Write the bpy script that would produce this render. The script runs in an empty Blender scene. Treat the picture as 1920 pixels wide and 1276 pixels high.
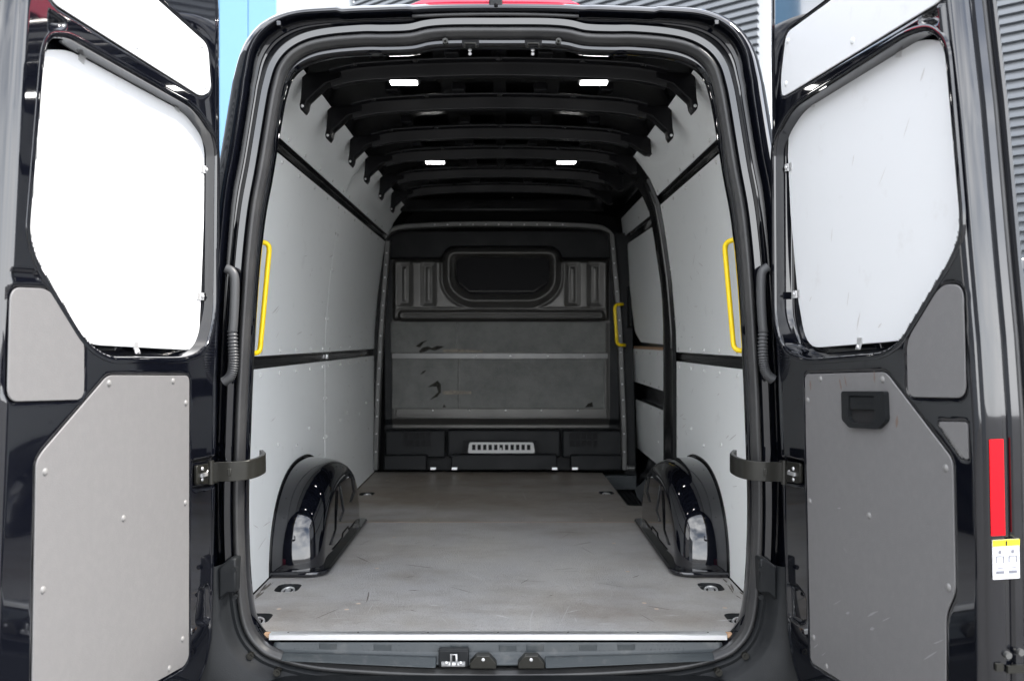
import bpy, bmesh, math, random
import numpy as np
from mathutils import Vector, Matrix
from mathutils.geometry import tessellate_polygon
R = math.radians
random.seed(7)
sc = bpy.context.scene
COL = sc.collection

# ------------------------------------------------------------------ camera
F, VX, VY = 1620.0, 947.0, 638.0          # focal length and vanishing point in photo pixels
CX, CZ = 0.022, 1.54                      # camera position (y = 0)
cam_d = bpy.data.cameras.new('camera')
cam = bpy.data.objects.new('camera', cam_d)
COL.objects.link(cam)
cam.location = (CX, 0, CZ)
cam.rotation_euler = (R(90), 0, 0)
cam_d.sensor_width = 36
cam_d.lens = 36 * F / 1920
cam_d.shift_x = (960 - VX) / 1920
cam_d.shift_y = 0
cam_d.clip_start = 0.05
cam_d.clip_end = 2000
cam_d.dof.use_dof = True
cam_d.dof.focus_distance = 2.75
cam_d.dof.aperture_fstop = 4.0
sc.camera = cam

# ------------------------------------------------------------------ sky, sun, exposure
SUN_EL, SUN_DIR = R(50), Vector((0.99, -0.10, 0)).normalized()   # towards the sun, horizontally
wd = bpy.data.worlds.new('World')
sc.world = wd
wd.use_nodes = True
wn, wl = wd.node_tree.nodes, wd.node_tree.links
wn.clear()
sky = wn.new('ShaderNodeTexSky'); sky.sky_type = 'NISHITA'; sky.sun_disc = False
sky.sun_elevation = SUN_EL
sky.sun_rotation = math.atan2(SUN_DIR.x, SUN_DIR.y)
sky.air_density = 1.0; sky.dust_density = 1.0
geo = wn.new('ShaderNodeTexCoord')
mp = wn.new('ShaderNodeMapping'); mp.inputs['Scale'].default_value = (1.0, 1.0, 2.6)
mp.inputs['Location'].default_value = (3.1, 0.4, 1.7)
nz = wn.new('ShaderNodeTexNoise'); nz.inputs['Scale'].default_value = 2.3; nz.inputs['Detail'].default_value = 9
nz.inputs['Roughness'].default_value = 0.55; nz.inputs['Distortion'].default_value = 0.25
rp = wn.new('ShaderNodeValToRGB'); rp.color_ramp.elements[0].position = 0.38; rp.color_ramp.elements[1].position = 0.68
mx = wn.new('ShaderNodeMixRGB'); mx.inputs[2].default_value = (20.0, 20.2, 20.6, 1)
bg = wn.new('ShaderNodeBackground'); bg.inputs['Strength'].default_value = 0.11
wo = wn.new('ShaderNodeOutputWorld')
wl.new(geo.outputs['Generated'], mp.inputs['Vector']); wl.new(mp.outputs[0], nz.inputs['Vector'])
wl.new(nz.outputs['Fac'], rp.inputs['Fac']); wl.new(rp.outputs['Color'], mx.inputs[0])
sz = wn.new('ShaderNodeSeparateXYZ'); wl.new(geo.outputs['Generated'], sz.inputs[0])
hz = wn.new('ShaderNodeMapRange'); hz.inputs[1].default_value = 0.0; hz.inputs[2].default_value = 0.75; hz.inputs[3].default_value = 1.0; hz.inputs[4].default_value = 0.0
hz.interpolation_type = 'SMOOTHERSTEP'
wl.new(sz.outputs['Z'], hz.inputs[0])
mh = wn.new('ShaderNodeMixRGB'); mh.inputs[2].default_value = (21.0, 21.6, 22.6, 1)
hs_ = wn.new('ShaderNodeMath'); hs_.operation = 'MULTIPLY'; hs_.inputs[1].default_value = 0.72; wl.new(hz.outputs[0], hs_.inputs[0])
wl.new(sky.outputs[0], mh.inputs[1]); wl.new(hs_.outputs[0], mh.inputs[0])
wl.new(mh.outputs[0], mx.inputs[1]); wl.new(mx.outputs[0], bg.inputs['Color']); wl.new(bg.outputs[0], wo.inputs[0])
sun_d = bpy.data.lights.new('sun', 'SUN'); sun_d.energy = 2.7; sun_d.angle = R(8.0); sun_d.color = (1.0, 0.95, 0.88)
sun = bpy.data.objects.new('sun', sun_d); COL.objects.link(sun)
tos = Vector((SUN_DIR.x * math.cos(SUN_EL), SUN_DIR.y * math.cos(SUN_EL), math.sin(SUN_EL)))
sun.rotation_euler = (-tos).to_track_quat('-Z', 'Y').to_euler()
sun.location = tos * 30
vs = sc.view_settings
sc.display_settings.display_device = 'sRGB'
vs.view_transform = 'Standard'; vs.look = 'None'; vs.gamma = 1; vs.use_curve_mapping = False
vs.exposure = 1.46
sc.cycles.max_bounces = 10; sc.cycles.diffuse_bounces = 7; sc.cycles.glossy_bounces = 6
sc.cycles.use_denoising = True
sc.cycles.sample_clamp_indirect = 6.0

# ------------------------------------------------------------------ materials
def mat(name, col, rough=0.5, metal=0.0, coat=0.0, noise=None, bump=None, spec=0.5, emit=None, stretch=(1, 1, 1), rvar=0.0):
    """noise = (scale, amount, other_colour, lo, hi); bump = (scale, strength, detail)"""
    m = bpy.data.materials.new(name); m.use_nodes = True
    n, l = m.node_tree.nodes, m.node_tree.links
    b = n['Principled BSDF']
    b.inputs['Base Color'].default_value = (*col, 1)
    b.inputs['Roughness'].default_value = rough
    b.inputs['Metallic'].default_value = metal
    b.inputs['Coat Weight'].default_value = coat
    b.inputs['Coat Roughness'].default_value = 0.03
    b.inputs['Coat IOR'].default_value = 1.5
    b.inputs['Specular IOR Level'].default_value = spec
    tc = n.new('ShaderNodeTexCoord'); mpg = n.new('ShaderNodeMapping'); mpg.inputs['Scale'].default_value = stretch
    gp = n.new('ShaderNodeNewGeometry')
    l.new(gp.outputs['Position'], mpg.inputs['Vector'])
    src = None
    if noise:
        t = n.new('ShaderNodeTexNoise'); t.inputs['Scale'].default_value = noise[0]; t.inputs['Detail'].default_value = 6
        t.inputs['Roughness'].default_value = 0.62
        l.new(mpg.outputs[0], t.inputs['Vector'])
        r = n.new('ShaderNodeMapRange'); r.inputs[1].default_value = noise[3]; r.inputs[2].default_value = noise[4]
        r.inputs[3].default_value = 0; r.inputs[4].default_value = noise[1]
        l.new(t.outputs['Fac'], r.inputs[0])
        x = n.new('ShaderNodeMixRGB'); x.inputs[1].default_value = (*col, 1); x.inputs[2].default_value = (*noise[2], 1)
        l.new(r.outputs[0], x.inputs[0]); l.new(x.outputs[0], b.inputs['Base Color'])
        src = x
    if rvar:
        t2 = n.new('ShaderNodeTexNoise'); t2.inputs['Scale'].default_value = 7; t2.inputs['Detail'].default_value = 7
        l.new(mpg.outputs[0], t2.inputs['Vector'])
        r2 = n.new('ShaderNodeMapRange'); r2.inputs[1].default_value = 0.35; r2.inputs[2].default_value = 0.75
        r2.inputs[3].default_value = rough; r2.inputs[4].default_value = rough + rvar
        l.new(t2.outputs['Fac'], r2.inputs[0]); l.new(r2.outputs[0], b.inputs['Roughness'])
    if bump:
        t = n.new('ShaderNodeTexNoise'); t.inputs['Scale'].default_value = bump[0]; t.inputs['Detail'].default_value = bump[2]
        l.new(mpg.outputs[0], t.inputs['Vector'])
        bp = n.new('ShaderNodeBump'); bp.inputs['Strength'].default_value = bump[1]; bp.inputs['Distance'].default_value = 0.01
        l.new(t.outputs['Fac'], bp.inputs['Height']); l.new(bp.outputs[0], b.inputs['Normal'])
    if emit:
        b.inputs['Emission Color'].default_value = (*emit[:3], 1); b.inputs['Emission Strength'].default_value = emit[3]
    m['src'] = 0
    return m

M = {}
M['paint'] = mat('gloss_black_paint', (0.003, 0.0035, 0.006), 0.04, coat=0.9, spec=0.5, bump=(9, 0.012, 2), noise=(60, 0.25, (0.02, 0.02, 0.022), 0.62, 0.8), rvar=0.03)
M['inpaint'] = mat('inner_black_paint', (0.006, 0.0062, 0.007), 0.14, spec=0.28, bump=(14, 0.03, 2), rvar=0.14)
M['roofshade'] = mat('roof_shade_paint', (0.005, 0.005, 0.006), 0.28, spec=0.2, rvar=0.2)  # the inner black paint again, darker and duller to hold the roof's shade
M['roofsheet'] = mat('roof_sheet_paint', (0.011, 0.011, 0.012), 0.4, spec=0.3, rvar=0.15)
M['lip'] = mat('lip_highlight_paint', (0.03, 0.03, 0.032), 0.25, spec=0.5)
M['white'] = mat('white_lining_board', (0.88, 0.90, 0.893), 0.5, noise=(16, 0.55, (0.66, 0.67, 0.665), 0.60, 0.82), bump=(2.2, 0.5, 2), stretch=(1, 0.7, 1), rvar=0.15)
M['dwhite'] = mat('white_door_board', (0.72, 0.73, 0.74), 0.42, noise=(9, 0.5, (0.58, 0.565, 0.55), 0.60, 0.78), bump=(160, 0.03, 4))
M['grey'] = mat('grey_door_board', (0.158, 0.155, 0.156), 0.46, noise=(45, 0.4, (0.190, 0.186, 0.184), 0.42, 0.75), bump=(350, 0.10, 4))
M['rivet'] = mat('grey_rivet_plastic', (0.19, 0.186, 0.182), 0.45)
M['wrivet'] = mat('white_rivet_plastic', (0.62, 0.62, 0.61), 0.35)
M['plastic'] = mat('dark_grey_plastic', (0.010, 0.0112, 0.0125), 0.45, spec=0.25, bump=(300, 0.10, 3), noise=(5, 0.3, (0.045, 0.046, 0.045), 0.5, 0.8), rvar=0.1)
M['sill'] = mat('sill_plastic', (0.035, 0.042, 0.046), 0.40, bump=(260, 0.08, 3), noise=(18, 0.7, (0.11, 0.11, 0.105), 0.55, 0.8), rvar=0.15)
M['rubber'] = mat('rubber_seal', (0.030, 0.030, 0.031), 0.36, bump=(200, 0.04, 2), noise=(8, 0.6, (0.065, 0.064, 0.06), 0.45, 0.8))
M['conduit'] = mat('grey_conduit', (0.05, 0.051, 0.053), 0.45)
M['alu'] = mat('aluminium', (0.88, 0.89, 0.90), 0.38, metal=0.9, bump=(300, 0.03, 2), stretch=(0.05, 1, 1))
M['steel'] = mat('galvanised_steel', (0.66, 0.66, 0.66), 0.34, metal=0.6)
M['dsteel'] = mat('dark_steel', (0.022, 0.0215, 0.018), 0.30, metal=0.3, noise=(20, 0.5, (0.014, 0.014, 0.012), 0.4, 0.7))
M['yellow'] = mat('yellow_plastic', (0.92, 0.66, 0.004), 0.35)
M['red'] = mat('red_reflector', (0.85, 0.004, 0.012), 0.4, spec=0.15)
M['lampred'] = mat('red_lamp_lens', (0.78, 0.01, 0.06), 0.12, coat=0.8)
M['lampwhite'] = mat('clear_lamp_lens', (0.75, 0.76, 0.78), 0.10, coat=0.8)
M['led'] = mat('lit_led', (1, 1, 1), 0.4, emit=(1.0, 0.98, 0.95, 9.0))
M['satin'] = mat('satin_grey_bulkhead', (0.095, 0.093, 0.088), 0.36, metal=0.6, noise=(4, 0.5, (0.12, 0.117, 0.11), 0.4, 0.7), rvar=0.12)
M['strip'] = mat('painted_steel_strip', (0.15, 0.15, 0.146), 0.38, metal=0.6, noise=(9, 0.5, (0.09, 0.09, 0.09), 0.4, 0.7))
M['felt'] = mat('grey_felt', (0.21, 0.213, 0.203), 0.95, noise=(9, 0.7, (0.14, 0.145, 0.138), 0.38, 0.65), bump=(220, 0.7, 5), spec=0.1)
M['tear'] = mat('torn_dark_felt', (0.045, 0.043, 0.037), 0.95, noise=(60, 0.8, (0.015, 0.014, 0.012), 0.4, 0.6), spec=0.1)
M['foam'] = mat('beige_backing', (0.28, 0.25, 0.21), 0.9, noise=(40, 0.8, (0.16, 0.15, 0.13), 0.4, 0.65), spec=0.1)
M['vent'] = mat('pale_vent_plastic', (0.62, 0.62, 0.61), 0.45)
M['void'] = mat('black_matt', (0.006, 0.006, 0.007), 0.8)
M['dglass'] = mat('dark_pane', (0.007, 0.0068, 0.008), 0.6, spec=0.15)
M['wood'] = mat('raw_plywood_edge', (0.52, 0.33, 0.20), 0.75, noise=(120, 0.6, (0.36, 0.21, 0.12), 0.4, 0.7))
M['clad'] = mat('grey_steel_cladding', (0.16, 0.172, 0.187), 0.36, metal=0.15, noise=(1.5, 0.4, (0.13, 0.138, 0.15), 0.4, 0.7))
M['clad2'] = mat('pale_flashing', (0.55, 0.57, 0.58), 0.4)
M['blue'] = mat('blue_cladding', (0.13, 0.29, 0.47), 0.38, noise=(0.7, 0.3, (0.16, 0.33, 0.51), 0.4, 0.7))
M['asphalt'] = mat('grey_asphalt', (0.16, 0.158, 0.155), 0.9, noise=(0.9, 0.6, (0.11, 0.109, 0.108), 0.35, 0.7), bump=(90, 0.5, 6))
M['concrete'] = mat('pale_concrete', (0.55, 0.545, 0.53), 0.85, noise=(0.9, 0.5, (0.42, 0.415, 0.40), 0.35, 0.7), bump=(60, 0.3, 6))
M['sticker'] = mat('white_sticker', (0.78, 0.78, 0.80), 0.35)
M['stickyel'] = mat('yellow_sticker', (0.85, 0.72, 0.02), 0.35)
M['print'] = mat('grey_print', (0.16, 0.165, 0.19), 0.5)
M['scuff'] = mat('pale_scuff', (0.5, 0.495, 0.49), 0.7)
M['dirt'] = mat('dark_grime', (0.13, 0.115, 0.10), 0.8)
M['smear'] = mat('brown_smear', (0.155, 0.115, 0.095), 0.6)
M['bscuff'] = mat('board_scuff', (0.26, 0.258, 0.26), 0.6)
M['wsmear'] = mat('grey_smear', (0.60, 0.59, 0.58), 0.5)
M['screwhole'] = mat('plywood_plug', (0.62, 0.52, 0.42), 0.8)

def floor_mat():
    m = bpy.data.materials.new('grey_phenolic_plywood'); m.use_nodes = True
    n, l = m.node_tree.nodes, m.node_tree.links
    b = n['Principled BSDF']; gp = n.new('ShaderNodeNewGeometry')
    def noise(scale, stretch, lo, hi, det=6):
        mpg = n.new('ShaderNodeMapping'); mpg.inputs['Scale'].default_value = stretch
        l.new(gp.outputs['Position'], mpg.inputs['Vector'])
        t = n.new('ShaderNodeTexNoise'); t.inputs['Scale'].default_value = scale; t.inputs['Detail'].default_value = det
        t.inputs['Roughness'].default_value = 0.65
        l.new(mpg.outputs[0], t.inputs['Vector'])
        r = n.new('ShaderNodeMapRange'); r.inputs[1].default_value = lo; r.inputs[2].default_value = hi
        l.new(t.outputs['Fac'], r.inputs[0]); return r.outputs[0]
    def mix(a, c, f):
        x = n.new('ShaderNodeMixRGB'); x.inputs[2].default_value = (*c, 1)
        if isinstance(a, tuple): x.inputs[1].default_value = (*a, 1)
        else: l.new(a, x.inputs[1])
        l.new(f, x.inputs[0]); return x.outputs[0]
    def mul(f, k):
        q = n.new('ShaderNodeMath'); q.operation = 'MULTIPLY'; q.inputs[1].default_value = k; l.new(f, q.inputs[0]); return q.outputs[0]
    c = mix((0.41, 0.405, 0.405), (0.46, 0.445, 0.42), noise(1.6, (1, 0.6, 1), 0.4, 0.65))
    c = mix(c, (0.23, 0.19, 0.15), mul(noise(2.3, (0.8, 1.3, 1), 0.47, 0.72), 0.65))     # brown water stains
    c = mix(c, (0.42, 0.42, 0.42), mul(noise(7.0, (0.5, 1.4, 1), 0.60, 0.78), 0.45))      # dusty scuffs
    c = mix(c, (0.15, 0.14, 0.13), mul(noise(160.0, (1, 1, 1), 0.48, 0.75, 3), 0.45))
    c = mix(c, (0.12, 0.11, 0.10), mul(noise(18.0, (0.3, 2.2, 1), 0.62, 0.78), 0.5))
    c = mix(c, (0.62, 0.61, 0.60), mul(noise(30.0, (1.5, 0.5, 1), 0.68, 0.80), 0.6))     # scratches
    sep = n.new('ShaderNodeSeparateXYZ'); l.new(gp.outputs['Position'], sep.inputs[0])
    fr = n.new('ShaderNodeMapRange'); fr.inputs[1].default_value = 4.37; fr.inputs[2].default_value = 4.39
    l.new(sep.outputs['Y'], fr.inputs[0])
    br = noise(1.1, (0.8, 1.8, 1), 0.30, 0.60)
    mm = n.new('ShaderNodeMath'); mm.operation = 'MULTIPLY'; l.new(fr.outputs[0], mm.inputs[0]); l.new(br, mm.inputs[1])
    c = mix(c, (0.215, 0.175, 0.13), mul(mm.outputs[0], 0.8))                            # front board is browner
    l.new(c, b.inputs['Base Color'])
    rr = noise(4, (1, 1, 1), 0.3, 0.7); r2 = n.new('ShaderNodeMapRange'); r2.inputs[3].default_value = 0.30; r2.inputs[4].default_value = 0.55
    l.new(rr, r2.inputs[0]); l.new(r2.outputs[0], b.inputs['Roughness'])
    w1 = n.new('ShaderNodeTexVoronoi'); w1.inputs['Scale'].default_value = 180; l.new(gp.outputs['Position'], w1.inputs['Vector'])
    bp = n.new('ShaderNodeBump'); bp.inputs['Strength'].default_value = 0.5; bp.inputs['Distance'].default_value = 0.003
    l.new(w1.outputs['Distance'], bp.inputs['Height']); l.new(bp.outputs[0], b.inputs['Normal'])
    return m
M['floor'] = floor_mat()

# ------------------------------------------------------------------ helpers
WPOS = {}          # world origin of every object (no rotations are used)
def wpos(o): return WPOS[o.name]

def empty(name, loc, label, cat, group=None):
    o = bpy.data.objects.new(name, None); COL.objects.link(o)
    o.location = loc; WPOS[o.name] = Vector(loc); o['label'] = label; o['category'] = cat
    if group: o['group'] = group
    return o

def mesh_obj(name, verts, faces, m, parent=None, smooth=False, autosmooth=None):
    """verts in world space; the object's origin is moved to the middle of its bounds"""
    a = np.array([tuple(v) for v in verts], dtype=float)
    c = (a.min(0) + a.max(0)) / 2
    me = bpy.data.meshes.new(name)
    me.from_pydata((a - c).tolist(), [], [tuple(int(i) for i in f) for f in faces])
    me.materials.append(M[m] if isinstance(m, str) else m)
    bm = bmesh.new(); bm.from_mesh(me); bmesh.ops.recalc_face_normals(bm, faces=bm.faces[:]); bm.to_mesh(me); bm.free()
    if smooth:
        me.polygons.foreach_set('use_smooth', [True] * len(me.polygons))
        if autosmooth is not None:
            me.set_sharp_from_angle(angle=R(autosmooth))
    o = bpy.data.objects.new(name, me); COL.objects.link(o)
    place(o, Vector(c), parent)
    return o

def place(o, w, parent):
    o.parent = parent
    o.location = w - (WPOS[parent.name] if parent else Vector((0, 0, 0)))
    WPOS[o.name] = Vector(w)

def inst(src_mesh, name, w, parent, rot=None):
    o = bpy.data.objects.new(name, src_mesh); COL.objects.link(o); place(o, Vector(w), parent)
    if rot is not None: o.rotation_euler = rot
    return o

class MB:
    def __init__(s): s.v = []; s.f = []
    def add(s, v, f):
        k = len(s.v); s.v += [tuple(x) for x in v]; s.f += [tuple(i + k for i in q) for q in f]
    def box(s, c, size, rz=0.0):
        cx, cy, cz = c; a, b, h = [q / 2 for q in size]; cr, sr = math.cos(rz), math.sin(rz)
        pts = [(cx + x * cr - y * sr, cy + x * sr + y * cr, cz + z) for z in (-h, h) for x, y in ((-a, -b), (a, -b), (a, b), (-a, b))]
        s.add(pts, [(0, 3, 2, 1), (4, 5, 6, 7), (0, 1, 5, 4), (1, 2, 6, 5), (2, 3, 7, 6), (3, 0, 4, 7)])
    def hexa(s, p8): s.add(p8, [(0, 3, 2, 1), (4, 5, 6, 7), (0, 1, 5, 4), (1, 2, 6, 5), (2, 3, 7, 6), (3, 0, 4, 7)])
    def tube(s, path, r, n=12, caps=True):
        P = [Vector(p) for p in path]; rr = r if hasattr(r, '__len__') else [r] * len(P)
        up = None; rings = []
        for i, p in enumerate(P):
            t = (P[min(i + 1, len(P) - 1)] - P[max(i - 1, 0)]).normalized()
            if up is None:
                up = t.orthogonal().normalized()
            up = (up - t * up.dot(t)).normalized(); sd = t.cross(up)
            rings.append([p + (up * math.cos(2 * math.pi * k / n) + sd * math.sin(2 * math.pi * k / n)) * rr[i] for k in range(n)])
        v = [q for g in rings for q in g]; f = []
        for i in range(len(P) - 1):
            for k in range(n):
                f.append((i * n + k, i * n + (k + 1) % n, (i + 1) * n + (k + 1) % n, (i + 1) * n + k))
        if caps: f += [tuple(range(n))[::-1], tuple((len(P) - 1) * n + k for k in range(n))]
        s.add(v, f)
    def build(s, name, m, parent=None, smooth=False, autosmooth=None):
        return mesh_obj(name, s.v, s.f, m, parent, smooth, autosmooth)

def bevel(o, w, seg=2, ang=30):
    md = o.modifiers.new('bevel', 'BEVEL'); md.width = w; md.segments = seg; md.limit_method = 'ANGLE'; md.angle_limit = R(ang)
    md.harden_normals = False
    for p in o.data.polygons: p.use_smooth = True
    o.data.set_sharp_from_angle(angle=R(40))
    return o

def P(px, py, Y):                                  # pixel at depth Y -> world
    return Vector((CX + (px - VX) / F * Y, Y, CZ - (py - VY) / F * Y))

def round_poly(pts, r, n=5):
    out = []; N = len(pts)
    rs = r if hasattr(r, '__len__') else [r] * N
    for i in range(N):
        a, b, c = Vector(pts[i - 1]), Vector(pts[i]), Vector(pts[(i + 1) % N])
        d1, d2 = (a - b), (c - b); l1, l2 = d1.length, d2.length
        k = min(rs[i], l1 * 0.48, l2 * 0.48)
        if k < 1e-6: out.append(tuple(b)); continue
        p, q = b + d1 / l1 * k, b + d2 / l2 * k
        for j in range(n + 1):
            t = j / n
            out.append(tuple(p * (1 - t) ** 2 + b * 2 * t * (1 - t) + q * t * t))
    return out

def catmull(pts, per=6, closed=False):
    P_ = [Vector(p) for p in pts]; N = len(P_); out = []
    rng = range(N) if closed else range(N - 1)
    for i in rng:
        p0 = P_[(i - 1) % N] if closed or i > 0 else P_[0] * 2 - P_[1]
        p1, p2 = P_[i], P_[(i + 1) % N]
        p3 = P_[(i + 2) % N] if closed or i + 2 < N else P_[-1] * 2 - P_[-2]
        for j in range(per):
            t = j / per
            out.append(0.5 * ((2 * p1) + (p2 - p0) * t + (2 * p0 - 5 * p1 + 4 * p2 - p3) * t * t + (3 * p1 - p0 - 3 * p2 + p3) * t ** 3))
    if not closed: out.append(P_[-1])
    return out

def extrude_poly(name, poly, fn, w0, w1, m, parent, holes=(), bev=0.0):
    """poly in 2D, fn(a, b, w) -> world"""
    loops = [poly] + list(holes)
    flat = [p for lp in loops for p in lp]
    tris = tessellate_polygon([[Vector((p[0], p[1], 0)) for p in lp] for lp in loops])
    n = len(flat)
    v = [fn(p[0], p[1], w1) for p in flat] + [fn(p[0], p[1], w0) for p in flat]
    f = [tuple(t) for t in tris] + [tuple(i + n for i in t[::-1]) for t in tris]
    if not holes:
        f = [tuple(range(n)), tuple(range(2 * n - 1, n - 1, -1))]
    k = 0
    for lp in loops:
        L = len(lp)
        for i in range(L):
            a, b = k + i, k + (i + 1) % L
            f.append((a, b, b + n, a + n))
        k += L
    o = mesh_obj(name, v, f, m, parent)
    if bev: bevel(o, bev)
    return o

def sdf(poly, U, V):
    """signed distance (negative inside) of grid points to a polygon"""
    d = np.full(U.shape, 1e9); inside = np.zeros(U.shape, bool); N = len(poly)
    for i in range(N):
        ax, ay = poly[i]; bx, by = poly[(i + 1) % N]
        ex, ey = bx - ax, by - ay; L = ex * ex + ey * ey + 1e-18
        t = np.clip(((U - ax) * ex + (V - ay) * ey) / L, 0, 1)
        d = np.minimum(d, np.hypot(U - ax - t * ex, V - ay - t * ey))
        c = ((ay > V) != (by > V))
        with np.errstate(divide='ignore', invalid='ignore'):
            xi = ax + (V - ay) * ex / (ey if abs(ey) > 1e-12 else 1e-12)
        inside ^= c & (U < xi)
    return np.where(inside, -d, d)

def ramp(d, w):                                    # 0 outside the outline, 1 deeper than w inside it
    t = np.clip(-d / w, 0, 1); return t * t * (3 - 2 * t)

def grid_faces(nr, nc):
    i = np.arange(nr - 1)[:, None] * nc + np.arange(nc - 1)[None, :]
    return np.stack([i, i + 1, i + nc + 1, i + nc], -1).reshape(-1, 4)

def grid_obj(name, XYZ, m, parent):
    nr, nc, _ = XYZ.shape
    return mesh_obj(name, XYZ.reshape(-1, 3), grid_faces(nr, nc).tolist(), m, parent, smooth=True)

def dome_mesh(name, r, h, m, n=12, rings=3):
    v = [(0, 0, h)]; f = []
    for k in range(1, rings + 1):
        a = k / rings * math.pi / 2
        for j in range(n):
            b = 2 * math.pi * j / n; v.append((r * math.sin(a) * math.cos(b), r * math.sin(a) * math.sin(b), h * math.cos(a)))
    for j in range(n): f.append((0, 1 + j, 1 + (j + 1) % n))
    for k in range(rings - 1):
        for j in range(n):
            a = 1 + k * n; f.append((a + j, a + n + j, a + n + (j + 1) % n, a + (j + 1) % n))
    me = bpy.data.meshes.new(name); me.from_pydata(v, [], f); me.materials.append(M[m])
    me.polygons.foreach_set('use_smooth', [True] * len(me.polygons)); return me

DRIV = dome_mesh('rivet', 0.0085, 0.0045, 'rivet')
WRIV = dome_mesh('rivet_white', 0.0085, 0.0045, 'dwhite')
PRIV = dome_mesh('lining_rivet', 0.0085, 0.006, 'wrivet')
SRIV = dome_mesh('steel_rivet', 0.006, 0.004, 'steel')

# ------------------------------------------------------------------ ground and buildings
g = mesh_obj('ground', [(-400, -400, 0), (400, -400, 0), (400, 400, 0), (-400, 400, 0)], [(0, 1, 2, 3)], 'asphalt')
g['kind'] = 'structure'
pv = mesh_obj('sunlit_slab', [(x, y, z) for z in (-0.05, 0.10) for x, y in ((1.16, 3.0), (5.6, 3.0), (5.6, 5.2), (1.16, 8.9))], [(0, 3, 2, 1), (4, 5, 6, 7), (0, 1, 5, 4), (1, 2, 6, 5), (2, 3, 7, 6), (3, 0, 4, 7)], 'concrete')  # pale slab added so the sunlit ground beside the van reads white
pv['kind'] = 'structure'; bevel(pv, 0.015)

def ribbed_wall(root, A, B, H, pitch, z0=0.0, face=Vector((0, -1, 0))):
    """wall from A to B (plan points) covered with horizontal trapezoid ribs"""
    A, B = Vector((*A, 0)), Vector((*B, 0)); d = (B - A).normalized(); nrm = Vector((d.y, -d.x, 0))
    if nrm.dot(face) < 0: nrm = -nrm
    bk = MB(); h = nrm * -0.12
    bk.hexa([A, B, B + h, A + h, A + Vector((0, 0, H)), B + Vector((0, 0, H)), B + h + Vector((0, 0, H)), A + h + Vector((0, 0, H))])
    bk.build('wall', 'clad', root)
    prof = [(0.0, 0.002), (0.08, 0.042), (0.56, 0.042), (0.66, 0.002)]
    v = []
    for Q in (A, B):
        for t, o in prof: v.append(Q + nrm * o + Vector((0, 0, (t - 0.37) * pitch)))
    c = (A + B) / 2
    me = bpy.data.meshes.new('cladding_rib'); me.from_pydata([tuple(p - c) for p in v], [], [(0, 1, 5, 4), (1, 2, 6, 5), (2, 3, 7, 6), (0, 4, 7, 3), (0, 3, 2, 1), (4, 5, 6, 7)])
    me.materials.append(M['clad'])
    k = z0 + pitch
    while k < H - pitch:
        inst(me, 'cladding_rib', c + Vector((0, 0, k)), root); k += pitch

bl = empty('ribbed_building', (2.42, 8.0, 0), 'grey building clad in horizontal ribbed steel sheets, standing past the roof of the van', 'building')
W0 = (2.42, 8.0); dirw = (-1.2, 1.0)
def onwall(Y): return (W0[0] + (Y - W0[1]) * -1.2, Y)
ribbed_wall(bl, onwall(11.7), onwall(8.03), 8.4, 0.0735, 1.3)
ribbed_wall(bl, onwall(7.88), onwall(4.4), 8.4, 0.0735, 1.3)
mb = MB(); q = onwall(7.96); mb.box((q[0] - 0.045, q[1] - 0.054, 4.2), (0.06, 0.03, 8.4), math.atan2(1, -1.2)); mb.build('corner_flashing', 'clad2', bl)
mb = MB(); q = onwall(11.74); mb.box((q[0] - 0.03, q[1] - 0.02, 4.2), (0.10, 0.07, 8.4), math.atan2(1, -1.2)); mb.build('end_flashing', 'clad2', bl)

b2 = empty('shed', (-10, 4, 0), 'far grey ribbed shed glimpsed past the free edge of the sunlit van door, near wall run on unseen to block low sky', 'building')
ribbed_wall(b2, (-7.56, 13.0), (-7.56, -9.0), 6.5, 0.0735, 2.0, Vector((1, 0, 0)))  # lengthened past the camera, unseen, to block low sky on the left
ribbed_wall(b2, (-16, 13.1), (-7.68, 13.1), 6.5, 0.0735, 4.0, Vector((0, 1, 0)))

b3 = empty('blue_building', (-9, 25, 0), 'bright blue panelled building rising behind the van', 'building')
mb = MB(); mb.box((-11.0, 27.6, 8.5), (8.8, 5, 17)); mb.build('wall', 'blue', b3)
for k in range(10):
    mb = MB(); x1 = -6.58 - k * 0.84; mb.box((x1 - 0.415, 25.04, 8.5), (0.826, 0.10, 17)); bevel(mb.build('panel', 'blue', b3), 0.02)

# ------------------------------------------------------------------ the van
van = empty('van', (0, 5.2, 0), 'black cargo van with both rear doors open and a white-lined load bay', 'van')

# ---- rear opening: seal line traced at the rear face, mirrored about the van's centre plane
YR = 2.66
half = [(933.6, 57), (870, 57), (830, 58), (800, 61), (768, 68), (720, 70), (680, 70), (620, 75), (578, 84), (547, 101), (527, 126), (516, 160), (508, 200), (490, 310),
        (474, 400), (462, 520), (452, 680), (446, 830), (443, 940), (445, 1040), (450, 1120), (460, 1174), (481, 1208), (513, 1230), (590, 1250), (695, 1259), (800, 1264), (933.6, 1266)]
hw = [P(x, y, YR) for x, y in half]; hw[0].x = 0; hw[-1].x = 0
left = [Vector((p.x, p.z)) for p in hw]
loop = left + [Vector((-p.x, p.y)) for p in left[-2:0:-1]]
LOOP = catmull([(p.x, p.y, 0) for p in loop], per=7, closed=True)
LOOP = [Vector((p.x, p.y)) for p in LOOP]
NL = len(LOOP)
NRM = []
for i in range(NL):
    t = (LOOP[(i + 2) % NL] - LOOP[i - 2]).normalized(); n2 = Vector((t.y, -t.x))
    cc = Vector((0, 1.52))
    if n2.dot(LOOP[i] - cc) < 0: n2 = -n2
    NRM.append(n2)

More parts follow.
